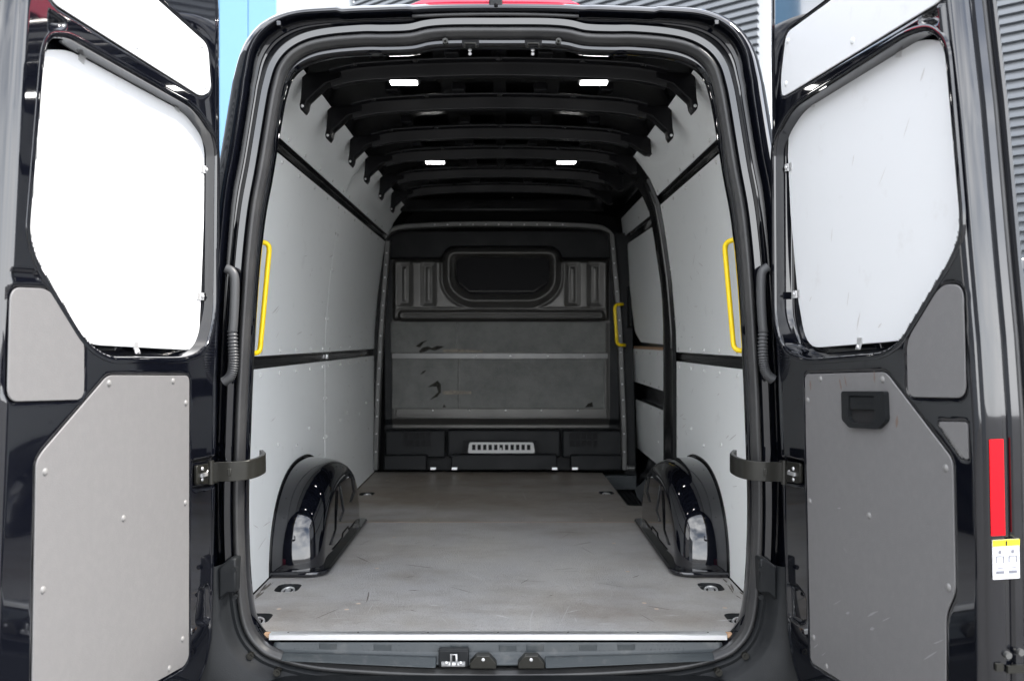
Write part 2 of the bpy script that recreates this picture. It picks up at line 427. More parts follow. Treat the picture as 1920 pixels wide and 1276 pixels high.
def sweep_ring(name, prof, m, parent, sel=None, close_prof=False, innerfac=0.0):
    idx = list(range(NL)) if sel is None else [i for i in sel]
    v = []; K = len(prof)
    for i in idx:
        top = max(0.0, NRM[i].y)
        flat = LOOP[i].y > 2.3 and abs(LOOP[i].x) < 0.48
        if flat: top = 1.0
        for o, Y in prof:
            oo = o - innerfac * top if o < -0.005 else o
            if o > 0.079:
                ot = 0.079 + min(o - 0.079, 0.039) * 0.55 + max(0.0, o - 0.118) * 0.15
                oo = o * (1 - top) + ot * top
            cn = 0.0 if flat else 2 * abs(NRM[i].x) * top
            oo += 0.032 * cn * max(0.0, min(1.0, (o - 0.042) / 0.03))
            wt = max(0.0, min(1.0, (0.46 - abs(LOOP[i].x)) / 0.08)) if LOOP[i].y > 2.3 else 0.0
            rise = wt * max(0.0, min(1.0, (o - 0.042) / 0.02)) * (2.481 - 0.010 * (LOOP[i].x / 0.44) ** 2 - LOOP[i].y)
            p = LOOP[i] + NRM[i] * oo; v.append((p.x, Y, p.y + rise))
    f = []; n = len(idx); last = n if sel is None else n - 1
    for a in range(last):
        b = (a + 1) % n
        for k in range(K if close_prof else K - 1):
            k2 = (k + 1) % K
            f.append((a * K + k, a * K + k2, b * K + k2, b * K + k))
    return mesh_obj(name, v, f, m, parent, smooth=True, autosmooth=50)

frame_prof = [(0.13, 2.84), (0.03, 2.82), (-0.006, 2.76), (-0.012, 2.752), (-0.016, 2.74), (-0.017, 2.70), (-0.012, 2.690), (0.016, 2.690), (0.0175, 2.668), (0.020, 2.663), (0.038, 2.661), (0.0415, 2.665), (0.044, 2.675), (0.046, 2.705),
              (0.052, 2.708), (0.055, 2.690), (0.058, 2.688), (0.061, 2.692), (0.064, 2.708), (0.070, 2.708), (0.073, 2.665), (0.075, 2.655), (0.079, 2.650), (0.084, 2.650), (0.100, 2.656), (0.118, 2.668), (0.135, 2.690), (0.149, 2.72), (0.160, 2.77), (0.168, 2.85), (0.172, 3.0), (0.18, 3.6), (0.19, 5.0), (0.19, 7.6)]
body = sweep_ring('body_frame', frame_prof, 'paint', van, innerfac=0.017)
seal_prof = []
for k in range(15):
    a = math.pi * k / 14
    rr = 0.0165 if k not in (4, 10) else 0.0145
    seal_prof.append((math.cos(a) * rr, 2.688 - math.sin(a) * 0.034 * (rr / 0.0165)))
sweep_ring('door_seal', seal_prof, 'rubber', van)

# flange seams and small roof-edge fittings
def pbox(name, x0, y0, x1, y1, Y, dep, m, parent, bev=0.0):
    a, b = P(x0, y0, Y), P(x1, y1, Y); mb = MB()
    mb.box(((a.x + b.x) / 2, Y + dep / 2, (a.z + b.z) / 2), (abs(b.x - a.x), dep, abs(a.z - b.z)))
    o = mb.build(name, m, parent)
    if bev: bevel(o, bev)
    return o
def ppath(pts, Y): return [P(x, y, Y) for x, y in pts]
mb = MB(); mb.tube(catmull([tuple(p) for p in ppath([(773, 31), (850, 28), (930, 27), (1010, 28), (1085, 31)], 2.67)], 5), 0.0062, 8); mb.build('gutter_bar', 'rubber', van, True)
# high brake lamp standing on the roof edge, and the camera pod under it
bp_ = [(763, 10), (800, -4), (800, -40), (1060, -40), (1060, -4), (1094, 10), (1010, 7), (930, 6.5), (850, 7)]
o = extrude_poly('high_brake_lamp', [tuple((P(x, y, 2.70).x, P(x, y, 2.70).z)) for x, y in bp_], lambda a, b, w: (a, 2.70 + w, b), 0, 0.10, 'lampred', van, bev=0.006)
pod = pbox('rear_camera', 917, -14, 942, 14, 2.655, 0.05, 'plastic', van, 0.004)
mb = MB(); c = P(930, 9, 2.652); mb.tube([c, c + Vector((0, -0.006, -0.004))], 0.006, 14); mb.build('camera_lens', 'dglass', pod, True)
for x in (882, 1000):       # lock strikers in the header
    s = pbox('lock_pocket', x - 16, 75, x + 16, 86, 2.685, 0.012, 'void', van, 0.002)
    mb = MB(); mb.tube([tuple(p) for p in ppath([(x - 11, 89), (x - 10, 81), (x + 10, 81), (x + 11, 89)], 2.679)], 0.0032, 8); mb.build('striker_loop', 'dsteel', s, True)
    for dy in (94, 101):
        inst(SRIV, 'bolt', P(x - 1, dy, 2.72), s, (R(90), 0, 0))
for x in (835, 1047):
    mb = MB(); c = P(x, 78, 2.682); mb.tube([c + Vector((0, 0.01, 0)), c + Vector((0, -0.008, 0))], 0.009, 12); mb.tube([c, c + Vector((0, -0.022, 0))], 0.004, 10); mb.build('door_buffer', 'dsteel', van, True, 40)
for x, y in ((522, 34), (1344, 32)):       # roof joint caps
    o = pbox('roof_joint_cap', x - 4, y + 5, x + 4, y + 14, 2.643, 0.02, 'paint', van, 0.002)

# ---- plastic bumper trim round the lower opening
sel = [i for i in range(NL) if LOOP[i].y < P(0, 1046, YR).z]
k0 = next(j for j in range(len(sel)) if sel[j] - sel[j - 1] > 1) if any(sel[j] - sel[j - 1] > 1 for j in range(1, len(sel))) else 0
sel = sel[k0:] + sel[:k0]
trim_prof = [(0.010, 2.672), (0.014, 2.655), (0.020, 2.650), (0.030, 2.652), (0.040, 2.642), (0.052, 2.615), (0.060, 2.611), (0.085, 2.600), (0.13, 2.585), (0.18, 2.585), (0.20, 2.70)]
trim = sweep_ring('bumper_trim', trim_prof, 'plastic', van, sel)
mb = MB()
for a, b in (((450, 1250), (1420, 1252)),):
    A, B = P(a[0] - 60, 1254, 2.63), P(b[0] + 60, 1254, 2.63)
    mb.hexa([(A.x, 2.56, 0.30), (B.x, 2.56, 0.30), (B.x, 2.64, 0.30), (A.x, 2.64, 0.30), (A.x, 2.58, A.z - 0.03), (B.x, 2.58, B.z - 0.03), (B.x, 2.66, A.z - 0.025), (A.x, 2.66, A.z - 0.025)])
bevel(mb.build('rear_bumper', 'plastic', van), 0.012, 3)
mb = MB()
for s in (-1, 1):
    mb.box((s * 0.86, 2.70, 0.42), (0.14, 0.2, 0.5))
for s, xs in ((-1, None), (1, None)):        # hinge-side trim covers with seams, bolts
    pts = [(414, 1060), (436, 1043), (446, 1043), (446, 1108), (430, 1108), (414, 1122)]
    w = [P(x, y, 2.635) for x, y in pts]
    poly = [((p.x if s < 0 else -p.x), p.z) for p in w]
    cv = extrude_poly('pillar_cover', poly, lambda a, b, w_: (a, 2.615 + w_, b), 0, 0.06, 'plastic', van, bev=0.006)
    for x, y in ((440, 1066), (441, 1118)):
        c = P(x, y, 2.612); mb2 = MB(); mb2.tube([Vector((c.x if s < 0 else -c.x, 2.618, c.z)), Vector((c.x if s < 0 else -c.x, 2.605, c.z))], 0.007, 12); mb2.build('bolt', 'plastic', cv, True, 40)
    for x, y, ys_ in ((469, 1229, 2.640), (519, 1260, 2.618)):
        c = P(x, y, ys_); xx = c.x if s < 0 else -c.x
        mb2 = MB(); mb2.tube([(xx, ys_ + 0.02, c.z), (xx, ys_ - 0.002, c.z)], 0.011, 14); mb2.tube([(xx, ys_, c.z), (xx, ys_ - 0.007, c.z)], 0.0055, 6); mb2.build('trim_bolt', 'dsteel', trim, True, 40)
for x in (804, 1064):
    c = P(x, 1281, 2.645); mb2 = MB(); mb2.tube([(c.x, 2.66, c.z), (c.x, 2.642, c.z)], 0.012, 14); mb2.build('trim_bolt', 'plastic', trim, True, 40)
# tail lamps behind the doors
for s in (-1, 1):
    xa, xb = 0.862, 0.95
    tl = mesh_obj('tail_lamp', [(s * x, y, z) for z in (0.60, 0.70) for x, y in ((xa, 2.68), (xb, 2.68), (xb + 0.03, 2.86), (xa, 2.86))], [(0, 3, 2, 1), (4, 5, 6, 7), (0, 1, 5, 4), (1, 2, 6, 5), (2, 3, 7, 6), (3, 0, 4, 7)], 'lampred', van)
    bevel(tl, 0.012, 3)
    tl['label'] = 'red tail lamp mostly hidden behind the open door'
    cl = mesh_obj('reversing_lens', [(s * x, y, z) for z in (0.46, 0.598) for x, y in ((xa, 2.684), (xb, 2.684), (xb + 0.03, 2.86), (xa, 2.86))], [(0, 3, 2, 1), (4, 5, 6, 7), (0, 1, 5, 4), (1, 2, 6, 5), (2, 3, 7, 6), (3, 0, 4, 7)], 'lampwhite', tl)
    bevel(cl, 0.01, 2)

# ---- sill plate inside the seal
zA, zB = 0.600, 0.548
sp_top, sp_bot = P(0, 1203, 2.70), P(0, 1247, 2.665)
na, nb = 120, 12
G = np.zeros((nb, na, 3))
for j in range(nb):
    t = j / (nb - 1)
    half_w = 0.70 - 0.02 * (t - 0.3) ** 2
    for i in range(na):
        x = -half_w + 2 * half_w * i / (na - 1)
        e = abs(x) / half_w
        drop = 0.026 * max(0, (e - 0.0)) ** 2 * t * -1.0
        z = sp_top.z + (sp_bot.z - sp_top.z) * (t if t < 0.5 else 0.5 + (t - 0.5) * 1.0) - drop
        y = 2.70 - 0.012 * t - (0.022 * max(0, t - 0.55) / 0.45)
        G[j, i] = (x, y, z)
sill = grid_obj('sill_plate', G, 'sill', van)
md = sill.modifiers.new('solid', 'SOLIDIFY'); md.thickness = 0.008; md.offset = 0
stud = MB()
def sillpt(x, t, off=0.0):
    z = sp_top.z + (sp_bot.z - sp_top.z) * t + 0.026 * (abs(x) / 0.70) ** 2 * t
    return Vector((x, 2.70 - 0.012 * t - 0.022 * max(0, t - 0.55) / 0.45 - 0.004 - off, z))
for i in range(90):
    x = -0.64 + i * 0.0144
    if (i // 5) % 3 == 2: continue
    for t in (0.14, 0.40):
        c = sillpt(x + (0.007 if t > 0.3 else 0), t)
        m8 = 6
        v = [tuple(c + Vector((0, -0.0025, 0)))] + [tuple(c + Vector((0.003 * math.cos(2 * math.pi * k / m8), 0.0005, 0.003 * math.sin(2 * math.pi * k / m8)))) for k in range(m8)]
        stud.add(v, [(0, 1 + k, 1 + (k + 1) % m8) for k in range(m8)])
st = stud.build('tread_studs', 'sill', sill, True); st['kind'] = 'stuff'
for x in (-0.53, -0.36, -0.12, 0.03, 0.115, 0.28, 0.40):
    mb = MB(); c = sillpt(x, 0.27); mb.box(tuple(c), (0.055, 0.004, 0.024)); bevel(mb.build('tread_pad', 'sill', sill), 0.002)
# ledge below the tread, each side of the latch
for x0, x1 in ((-0.665, -0.19), (0.145, 0.665)):
    v = []
    for x in (x0, x1):
        for t, off in ((0.62, 0.002), (0.62, 0.016), (1.02, 0.020), (1.02, 0.0)): v.append(sillpt(x, t, off))
    bevel(mesh_obj('sill_ledge', v, [(0, 1, 2, 3), (4, 7, 6, 5), (0, 4, 5, 1), (1, 5, 6, 2), (2, 6, 7, 3), (3, 7, 4, 0)], 'sill', sill), 0.003)
# lock striker and two catch brackets
lp = pbox('latch_pocket', 822, 1218, 879, 1250, 2.655, 0.03, 'plastic', sill, 0.004)
mb = MB(); mb.tube([tuple(p) for p in ppath([(828, 1244), (872, 1244)], 2.650)], 0.008, 10); mb.build('striker_base', 'steel', lp, True)
mb = MB(); mb.tube([tuple(p) for p in ppath([(846, 1246), (846, 1226), (856, 1226), (856, 1246)], 2.644)], 0.0036, 8); mb.build('striker_pin', 'steel', lp, True)
for x in (837, 864): inst(SRIV, 'bolt', P(x, 1242, 2.640), lp, (R(90), 0, 0))
for x in (906, 996):
    pts = [(x - 12, 1226), (x + 12, 1226), (x + 25, 1240), (x + 25, 1251), (x - 25, 1251), (x - 25, 1240)]
    o = extrude_poly('catch_bracket', [(P(a, b, 2.65).x, P(a, b, 2.65).z) for a, b in pts], lambda a, b, w: (a, 2.64 + w, b), 0, 0.03, 'dsteel', sill, bev=0.003)
    inst(SRIV, 'bolt', P(x, 1236, 2.638), o, (R(90), 0, 0))

# ------------------------------------------------------------------ load bay
ZF = 0.62; YB = 6.08
def sidex(z): return 0.93 - 0.08 * (z - 1.53)
def wallx(z):                                     # inner body side
    pts = [(0.5, 0.893), (1.44, 0.893), (1.60, 0.889), (1.85, 0.868), (2.10, 0.833), (2.25, 0.805), (2.36, 0.757), (2.44, 0.70), (2.50, 0.635), (2.545, 0.53), (2.57, 0.36), (2.578, 0.0)]
    for (a, x), (b, y) in zip(pts, pts[1:]):
        if a <= z <= b: return x + (y - x) * (z - a) / (b - a)
    return 0.0
zs = [0.5, 0.8, 1.1, 1.40, 1.44, 1.47, 1.50, 1.6, 1.72, 1.85, 2.0, 2.1, 2.2, 2.25, 2.29, 2.33, 2.37, 2.41, 2.45, 2.48, 2.51, 2.53, 2.55, 2.56, 2.57, 2.575, 2.578]
for s in (-1, 1):
    st_ = [(2.80, 0.0), (6.5, 0.0)] if s < 0 else [(2.80, 0.0), (4.78, 0.0), (4.80, 0.085), (6.5, 0.085)]
    v = []; f = []
    for Y, off in st_:
        for z in zs:
            o_ = (sidex(z) + 0.035 - wallx(z) - 0.014) if off > 0 and z < 2.46 else 0.0
            v.append((s * (wallx(z) + (0.014 if z < 2.56 else 0) + o_), Y, z + (0.012 if z > 2.5 else 0)))
    K = len(zs)
    for a in range(len(st_) - 1):
        for k in range(K - 1): f.append((a * K + k, a * K + k + 1, (a + 1) * K + k + 1, (a + 1) * K + k))
    o = mesh_obj('side_shell', v, f, 'inpaint', van, smooth=True, autosmooth=40)

def lining(name, s, zlist, Y0, Y1, offs=0.0, sub=16):
    """curved board following the body side"""
    v = []; f = []; t = 0.005
    ny = 2; rows = []
    for Y in (Y0, Y1):
        for z in zlist: rows.append((s * (wallx(z) - offs), Y, z))
    for Y in (Y0, Y1):
        for z in zlist: rows.append((s * (wallx(z) - offs + t), Y, z))
    K = len(zlist)
    for k in range(K - 1):
        f.append((k, k + 1, K + k + 1, K + k)); f.append((2 * K + k, 3 * K + k, 3 * K + k + 1, 2 * K + k + 1))
        f.append((k, 2 * K + k, 2 * K + k + 1, k + 1)); f.append((K + k, K + k + 1, 3 * K + k + 1, 3 * K + k))
    f.append((0, K, 3 * K, 2 * K)); f.append((K - 1, 3 * K - 1, 4 * K - 1, 2 * K - 1))
    return mesh_obj(name, rows, f, 'white', van, smooth=True, autosmooth=35)

def lin(a, b, n): return [a + (b - a) * i / (n - 1) for i in range(n)]
def lriv(panel, s, z, Y):
    x = wallx(z); nx = wallx(z + 0.01) - wallx(z - 0.01); ang = math.atan2(nx, 0.02)
    inst(PRIV, 'rivet', (s * x, Y, z), panel, (0, -s * (R(90) - 0), 0))
for s in (-1, 1):
    ys = [(2.86, 4.385), (4.392, 6.03)] if s < 0 else [(2.86, 4.385)]
    for Y0, Y1 in ys:
        lo = lining('side_panel', s, lin(ZF + 0.004, 1.434, 5), Y0, Y1)
        mi = lining('side_panel', s, lin(1.482, 2.226, 14), Y0, Y1)
        up = lining('side_panel', s, lin(2.276, 2.468, 10), Y0, Y1)
        n = 6
        for i in range(n):
            Y = Y0 + 0.10 + (Y1 - Y0 - 0.16) * i / (n - 1)
            lriv(lo, s, 1.408, Y); lriv(mi, s, 1.494 + 0.004, Y); lriv(mi, s, 2.206, Y); lriv(up, s, 2.288, Y)
        for z in (0.80, 1.05, 1.25):
            lriv(lo, s, z, Y1 - 0.025); lriv(lo, s, z, Y0 + 0.03)
        for z in (1.65, 1.9, 2.08):
            lriv(mi, s, z, Y1 - 0.02); lriv(mi, s, z, Y0 + 0.03)
        for Y, z in ((Y0 + 0.4, 1.10), (Y0 + 0.62, 1.12), (Y1 - 0.35, 1.13), (Y1 - 0.6, 1.08), (Y1 - 0.25, 0.95)):
            lriv(lo, s, z, Y)
# recessed rails between the panels, drilled
for s in (-1, 1):
    Y1 = 6.03 if s < 0 else 4.40
    for z in (1.458, 2.251):
        mb = MB(); x = wallx(z) + 0.010
        mb.box((s * x, (2.86 + Y1) / 2, z), (0.006, Y1 - 2.86, 0.030)); bevel(mb.build('lashing_rail', 'inpaint', van), 0.003)
# clip brackets in the rail at the board joint
mb = MB(); mb.box((-0.893, 4.44, 1.458), (0.012, 0.03, 0.024)); bevel(mb.build('rail_clip', 'alu', van), 0.003)

# ---- roof skin panel details, ribs with gusset feet, tabs
ribY = [3.01, 3.44, 3.94, 4.37, 4.88, 5.37]
gus = [(567, 138), (564, 184), (561.5, 197), (563, 205), (568.5, 210), (574, 201), (576, 189), (609, 158), (640, 148), (640, 132)]
G0 = [(P(x, y, 3.01).x, P(x, y, 3.01).z) for x, y in gus]
for q, Y in enumerate(ribY):
    # hat section swept across the roof
    xs_ = lin(-0.585, 0.585, 25); v = []; f = []
    hat = [(-0.034, 0.050), (-0.032, 0.046), (-0.012, 0.044), (-0.004, 0.041), (0.0, 0.034), (0.0, 0.008), (0.003, 0.002), (0.008, 0.0), (0.040, 0.0), (0.046, 0.006), (0.05, 0.044), (0.075, 0.05)]
    for x in xs_:
        zc = 2.466 - 0.028 * (x / 0.6) ** 2 - 0.018 * max(0, (abs(x) - 0.45) / 0.15) ** 2
        for dy, dz in hat: v.append((x, Y + dy, zc + dz))
    K = len(hat)
    for a in range(len(xs_) - 1):
        for k in range(K - 1): f.append((a * K + k, a * K + k + 1, (a + 1) * K + k + 1, (a + 1) * K + k))
    rib = mesh_obj('roof_rib', v, f, 'roofshade', van, smooth=True, autosmooth=35)
    for s in (-1, 1):
        if s > 0 and q > 1: 
            poly = [(-x, max(z, 2.39)) for x, z in G0]
        else:
            poly = [(x if s < 0 else -x, z) for x, z in G0]
        gs = extrude_poly('gusset', poly, lambda a, b, w, Y=Y: (a, Y - 0.004 + w, b), 0, 0.062, 'roofshade', rib, bev=0.004)
        if not (s > 0 and q > 1):
            inst(SRIV, 'bolt', (s * 0.683, Y - 0.006, 2.355), rib, (R(90), 0, 0))
    for dy, dz, r_ in ((-0.033, 0.047, 0.0022), (0.004, 0.0005, 0.0022)):     # rolled lips along the rib, paler paint draws their highlight lines
        mb = MB(); mb.tube([(x, Y + dy, 2.466 - 0.028 * (x / 0.6) ** 2 - 0.018 * max(0, (abs(x) - 0.45) / 0.15) ** 2 + dz) for x in xs_], r_, 6); mb.build('rib_lip', 'lip', rib, True)
    for x in (-0.50, -0.29, 0.0, 0.29, 0.50):     # pressed bosses under the rear flange
        mb = MB(); z_ = 2.466 - 0.028 * (x / 0.6) ** 2 + 0.043; mb.tube([(x, Y - 0.022, z_ + 0.004), (x, Y - 0.022, z_ - 0.004)], [0.016, 0.011], 12); mb.build('boss', 'inpaint', rib, True, 40)
    if q < 5:
        for x in (-0.33, -0.11, 0.11, 0.33):      # stiffening swages in the roof sheet
            mb = MB(); mb.box((x, Y + 0.25, 2.566 - 0.02 * (x / 0.4) ** 2), (0.17, 0.20, 0.012)); bevel(mb.build('roof_swage', 'roofsheet', rib), 0.005)
    for x in (-0.42, -0.16, 0.16, 0.42):          # spacer tabs between rib and roof sheet
        mb = MB(); mb.box((x, Y - 0.05, 2.53), (0.05, 0.055, 0.034)); bevel(mb.build('spacer_tab', 'roofshade', rib), 0.005)
# front roof cross member and a black sheet in place of the cab's darkness
mb = MB(); mb.box((0, 5.95, 2.47), (1.4, 0.06, 0.10)); bevel(mb.build('front_cross_member', 'inpaint', van), 0.02, 3)
mb = MB(); mb.box((0, 6.46, 1.5), (2.1, 0.04, 2.2)); mb.build('cab_dark_sheet', 'void', van)
for x, y in ((779, 374), (961, 371)):
    inst(SRIV, 'bolt', P(x, y, 6.11), van, (R(90), 0, 0))

# ---- ceiling lamps
for q, Y in ((0, 3.01), (3, 4.37)):
    for s in (-1, 1):
        z = 2.466 - 0.028 * (0.334 / 0.6) ** 2
        mb = MB(); mb.box((s * 0.334, Y + 0.030, z - 0.004), (0.112, 0.054, 0.010))
        hs = bevel(mb.build('ceiling_lamp', 'plastic', van), 0.003)
        mb = MB(); mb.box((s * 0.334, Y + 0.030, z - 0.012), (0.094, 0.038, 0.008))
        bevel(mb.build('lens', 'led', hs), 0.003)

# ---- floor: two plywood boards with lashing-eye openings
def rrect(cx, cy, a, b, r): return round_poly([(cx - a, cy - b), (cx + a, cy - b), (cx + a, cy + b), (cx - a, cy + b)], r, 4)
def floor_pt(px, py):
    D = (CZ - ZF) * F / (py - VY); p = P(px, py, D); return p.x, p.y
eyes_r = [floor_pt(540, 1101), floor_pt(1333, 1099), (-0.800, 2.865), (0.800, 2.865), ]
eyes_f = [floor_pt(688, 925), floor_pt(1137, 923)]
eyes_m = [(-0.80, 4.33), (0.80, 4.33)]
RB = [(-0.70, 2.716), (0.70, 2.716), (0.80, 2.79), (0.889, 2.86), (0.889, 4.380), (-0.889, 4.380), (-0.889, 2.86), (-0.80, 2.79)]
FB = [(-0.889, 4.3835), (0.889, 4.3835), (0.889, 4.50), (0.83, 4.80), (0.705, 4.83), (0.700, 6.02), (0.45, 6.06), (-0.889, 6.06)]
fn_floor = lambda a, b, w: (a, b, ZF + w)
def eyehole(c): return rrect(c[0], c[1], 0.045, 0.056, 0.035)
hr = [eyehole(c) for c in eyes_r if abs(c[0]) < 0.83 and c[1] > 2.86] + [eyehole((c[0], c[1] - 0.02)) for c in eyes_m]
hr = [eyehole(c) for c in eyes_r] + [eyehole((c[0], c[1] - 0.02)) for c in eyes_m]
fl1 = extrude_poly('floor_board', RB, fn_floor, -0.014, 0.0, 'floor', van, holes=hr)
fl1['label'] = 'rear grey plywood floor board with scuffs'
fl2 = extrude_poly('floor_board', FB, fn_floor, -0.014, -0.0006, 'floor', van, holes=[eyehole(c) for c in eyes_f])
fl2['label'] = 'front floor board stained brown'
mb = MB(); mb.box((-0.0, 4.38175, ZF - 0.0027), (1.778, 0.0060, 0.006)); mb.build('board_joint', 'wood', fl1)
for fl, es in ((fl1, eyes_r + [(c[0], c[1] - 0.02) for c in eyes_m]), (fl2, eyes_f)):
    for cx, cy in es:
        mb = MB(); n = 24; ring = rrect(cx, cy, 0.0445, 0.0555, 0.035); inn = rrect(cx, cy, 0.030, 0.040, 0.026)
        L = len(ring)
        v = [(x, y, ZF - 0.001) for x, y in ring] + [(x, y, ZF - 0.022) for x, y in inn]
        f = [(i, (i + 1) % L, L + (i + 1) % L, L + i) for i in range(L)] + [tuple(range(L, 2 * L))]
        mb.add(v, f); cup = mb.build('lashing_cup', 'plastic', fl, True, 50)
        a = random.uniform(-0.6, 0.6); mb = MB()
        mb.tube([(cx + 0.022 * math.cos(t + a), cy + 0.026 * math.sin(t + a), ZF - 0.012 + 0.005 * math.sin(t)) for t in lin(0, 2 * math.pi, 20)], 0.0042, 8)
        mb.box((cx, cy + 0.0, ZF - 0.014), (0.018, 0.02, 0.012)); mb.build('lashing_ring', 'steel', cup, True, 45)
plug = []
for px, py in ((407, 0),):
    pass
SP = [(523, 1141), (672, 1131), (650, 1142), (707, 1065), (739, 1007), (808, 974), (726, 900), (790, 900), (1151, 1018), (1177, 1071), (1208, 1130), (1231, 1141), (1359, 1139), (1128, 974), (860, 897), (1000, 898)]
pm = bpy.data.meshes.new('screw_plug'); n = 14
pm.from_pydata([(0.0085 * math.cos(2 * math.pi * k / n), 0.0085 * math.sin(2 * math.pi * k / n), 0) for k in range(n)], [], [tuple(range(n))]); pm.materials.append(M['screwhole'])
for px, py in SP:
    x, y = floor_pt(px, py); inst(pm, 'screw_plug', (x, y, ZF + 0.0008), fl1 if y < 4.38 else fl2)
# pale scratch marks in the floor film
for pts in ([(995, 1184), (994, 1165), (1000, 1142)], [(1081, 1165), (1078, 1158)], [(1252, 1048), (1240, 1060), (1226, 1050)]):
    mb = MB(); w = [floor_pt(*p) for p in pts]; c = catmull([(x, y, ZF + 0.0006) for x, y in w], 5)
    v = []; f = []
    for i, p in enumerate(c): v += [p + Vector((-0.0016, 0, 0)), p + Vector((0.0016, 0, 0))]
    for i in range(len(c) - 1): f.append((2 * i, 2 * i + 1, 2 * i + 3, 2 * i + 2))
    mb.add(v, f); mb.build('scratch', 'scuff', fl1)
def marks(name, fn, items, m, parent):
    """thin worn strips: items = (a, b, angle, length, width) on a surface fn(a, b)"""
    mb = MB()
    for a_, b_, an, L, wd_ in items:
        n = 5; bend = random.uniform(-0.10, 0.10); v = []
        for i in range(n + 1):
            t = i / n - 0.5; x = t * L; y = bend * L * (t * t - 0.25); hw_ = wd_ / 2 * max(0.12, 1 - (2 * t) ** 2) * random.uniform(0.6, 1.2)
            for sg in (-1, 1):
                xx, yy = x, y + sg * hw_
                v.append(fn(a_ + xx * math.cos(an) - yy * math.sin(an), b_ + xx * math.sin(an) + yy * math.cos(an)))
        mb.add(v, [(2 * i, 2 * i + 1, 2 * i + 3, 2 * i + 2) for i in range(n)])
    o = mb.build(name, m, parent); o['kind'] = 'stuff'; return o
fz = lambda a, b: (a, b, ZF + 0.0007)
marks('scratch_marks', fz, [(random.uniform(-0.62, 0.62), random.uniform(2.80, 4.30), random.gauss(math.pi / 2, 0.5), random.uniform(0.04, 0.30), random.uniform(0.0012, 0.0028)) for _ in range(46)], 'scuff', fl1)
marks('scuff_marks', fz, [(random.uniform(-0.8, 0.8), random.uniform(2.78, 3.3), random.gauss(0, 0.35), random.uniform(0.03, 0.09), random.uniform(0.004, 0.012)) for _ in range(16)], 'scuff', fl1)
marks('dark_marks', fz, [(random.uniform(-0.62, 0.62), random.uniform(2.82, 4.30), random.gauss(0.2, 0.9), random.uniform(0.02, 0.14), random.uniform(0.002, 0.006)) for _ in range(26)], 'dirt', fl1)
marks('scratch_marks', lambda a, b: (a, b, ZF + 0.0002), [(random.uniform(-0.7, 0.6), random.uniform(4.5, 5.9), random.gauss(math.pi / 2, 0.6), random.uniform(0.05, 0.35), random.uniform(0.002, 0.004)) for _ in range(22)], 'scuff', fl2)
marks('dirt_line', fz, [(s_ * random.uniform(0.85, 0.885), random.uniform(2.95, 3.33), math.pi / 2 + random.gauss(0, 0.1), random.uniform(0.04, 0.12), random.uniform(0.004, 0.010)) for s_ in (-1, 1) for _ in range(7)], 'dirt', fl1)
# aluminium edge trim and raw board corners
zt = ZF + 0.003
v = []
for x in (-0.716, 0.716):
    for y, z in ((2.729, ZF + 0.0012), (2.729, zt), (2.703, zt), (2.698, zt - 0.003), (2.698, ZF - 0.015), (2.701, ZF - 0.015), (2.702, ZF - 0.001)): v.append((x, y, z))
K = 7; f = [(k, (k + 1) % K, K + (k + 1) % K, K + k) for k in range(K)] + [tuple(range(K)), tuple(range(2 * K - 1, K - 1, -1))]
tr = mesh_obj('edge_trim', v, f, 'alu', van)
bevel(tr, 0.0015)
for x in lin(-0.66, 0.66, 7):
    mb = MB(); mb.tube([(x, 2.718, zt - 0.001), (x, 2.718, zt + 0.0008)], 0.003, 8); mb.build('screw', 'dsteel', tr)
for s in (-1, 1):
    mb = MB(); mb.box((s * 0.745, 2.722, ZF - 0.006), (0.056, 0.02, 0.012)); mb.build('board_corner', 'wood', fl1)
mb = MB(); mb.box((0, 3.5, ZF - 0.05), (1.82, 1.5, 0.03)); mb.box((-0.1, 5.2, ZF - 0.05), (1.62, 2.0, 0.03)); mb.build('floor_pan', 'inpaint', van)
# side-door step
mb = MB(); mb.box((0.85, 5.45, ZF - 0.14), (0.36, 1.36, 0.03)); stp = bevel(mb.build('side_step', 'plastic', van), 0.004)
for k in range(7):
    mb = MB(); mb.box((0.715 + k * 0.034, 5.45, ZF - 0.122), (0.016, 1.28, 0.008)); bevel(mb.build('step_ridge', 'plastic', stp), 0.003)
mb = MB(); mb.box((0.702, 5.42, ZF - 0.075), (0.006, 1.2, 0.11)); mb.build('step_riser', 'plastic', stp)
mb = MB(); mb.box((0.82, 5.98, ZF - 0.06), (0.22, 0.05, 0.10)); bevel(mb.build('step_end', 'sill', stp), 0.006)

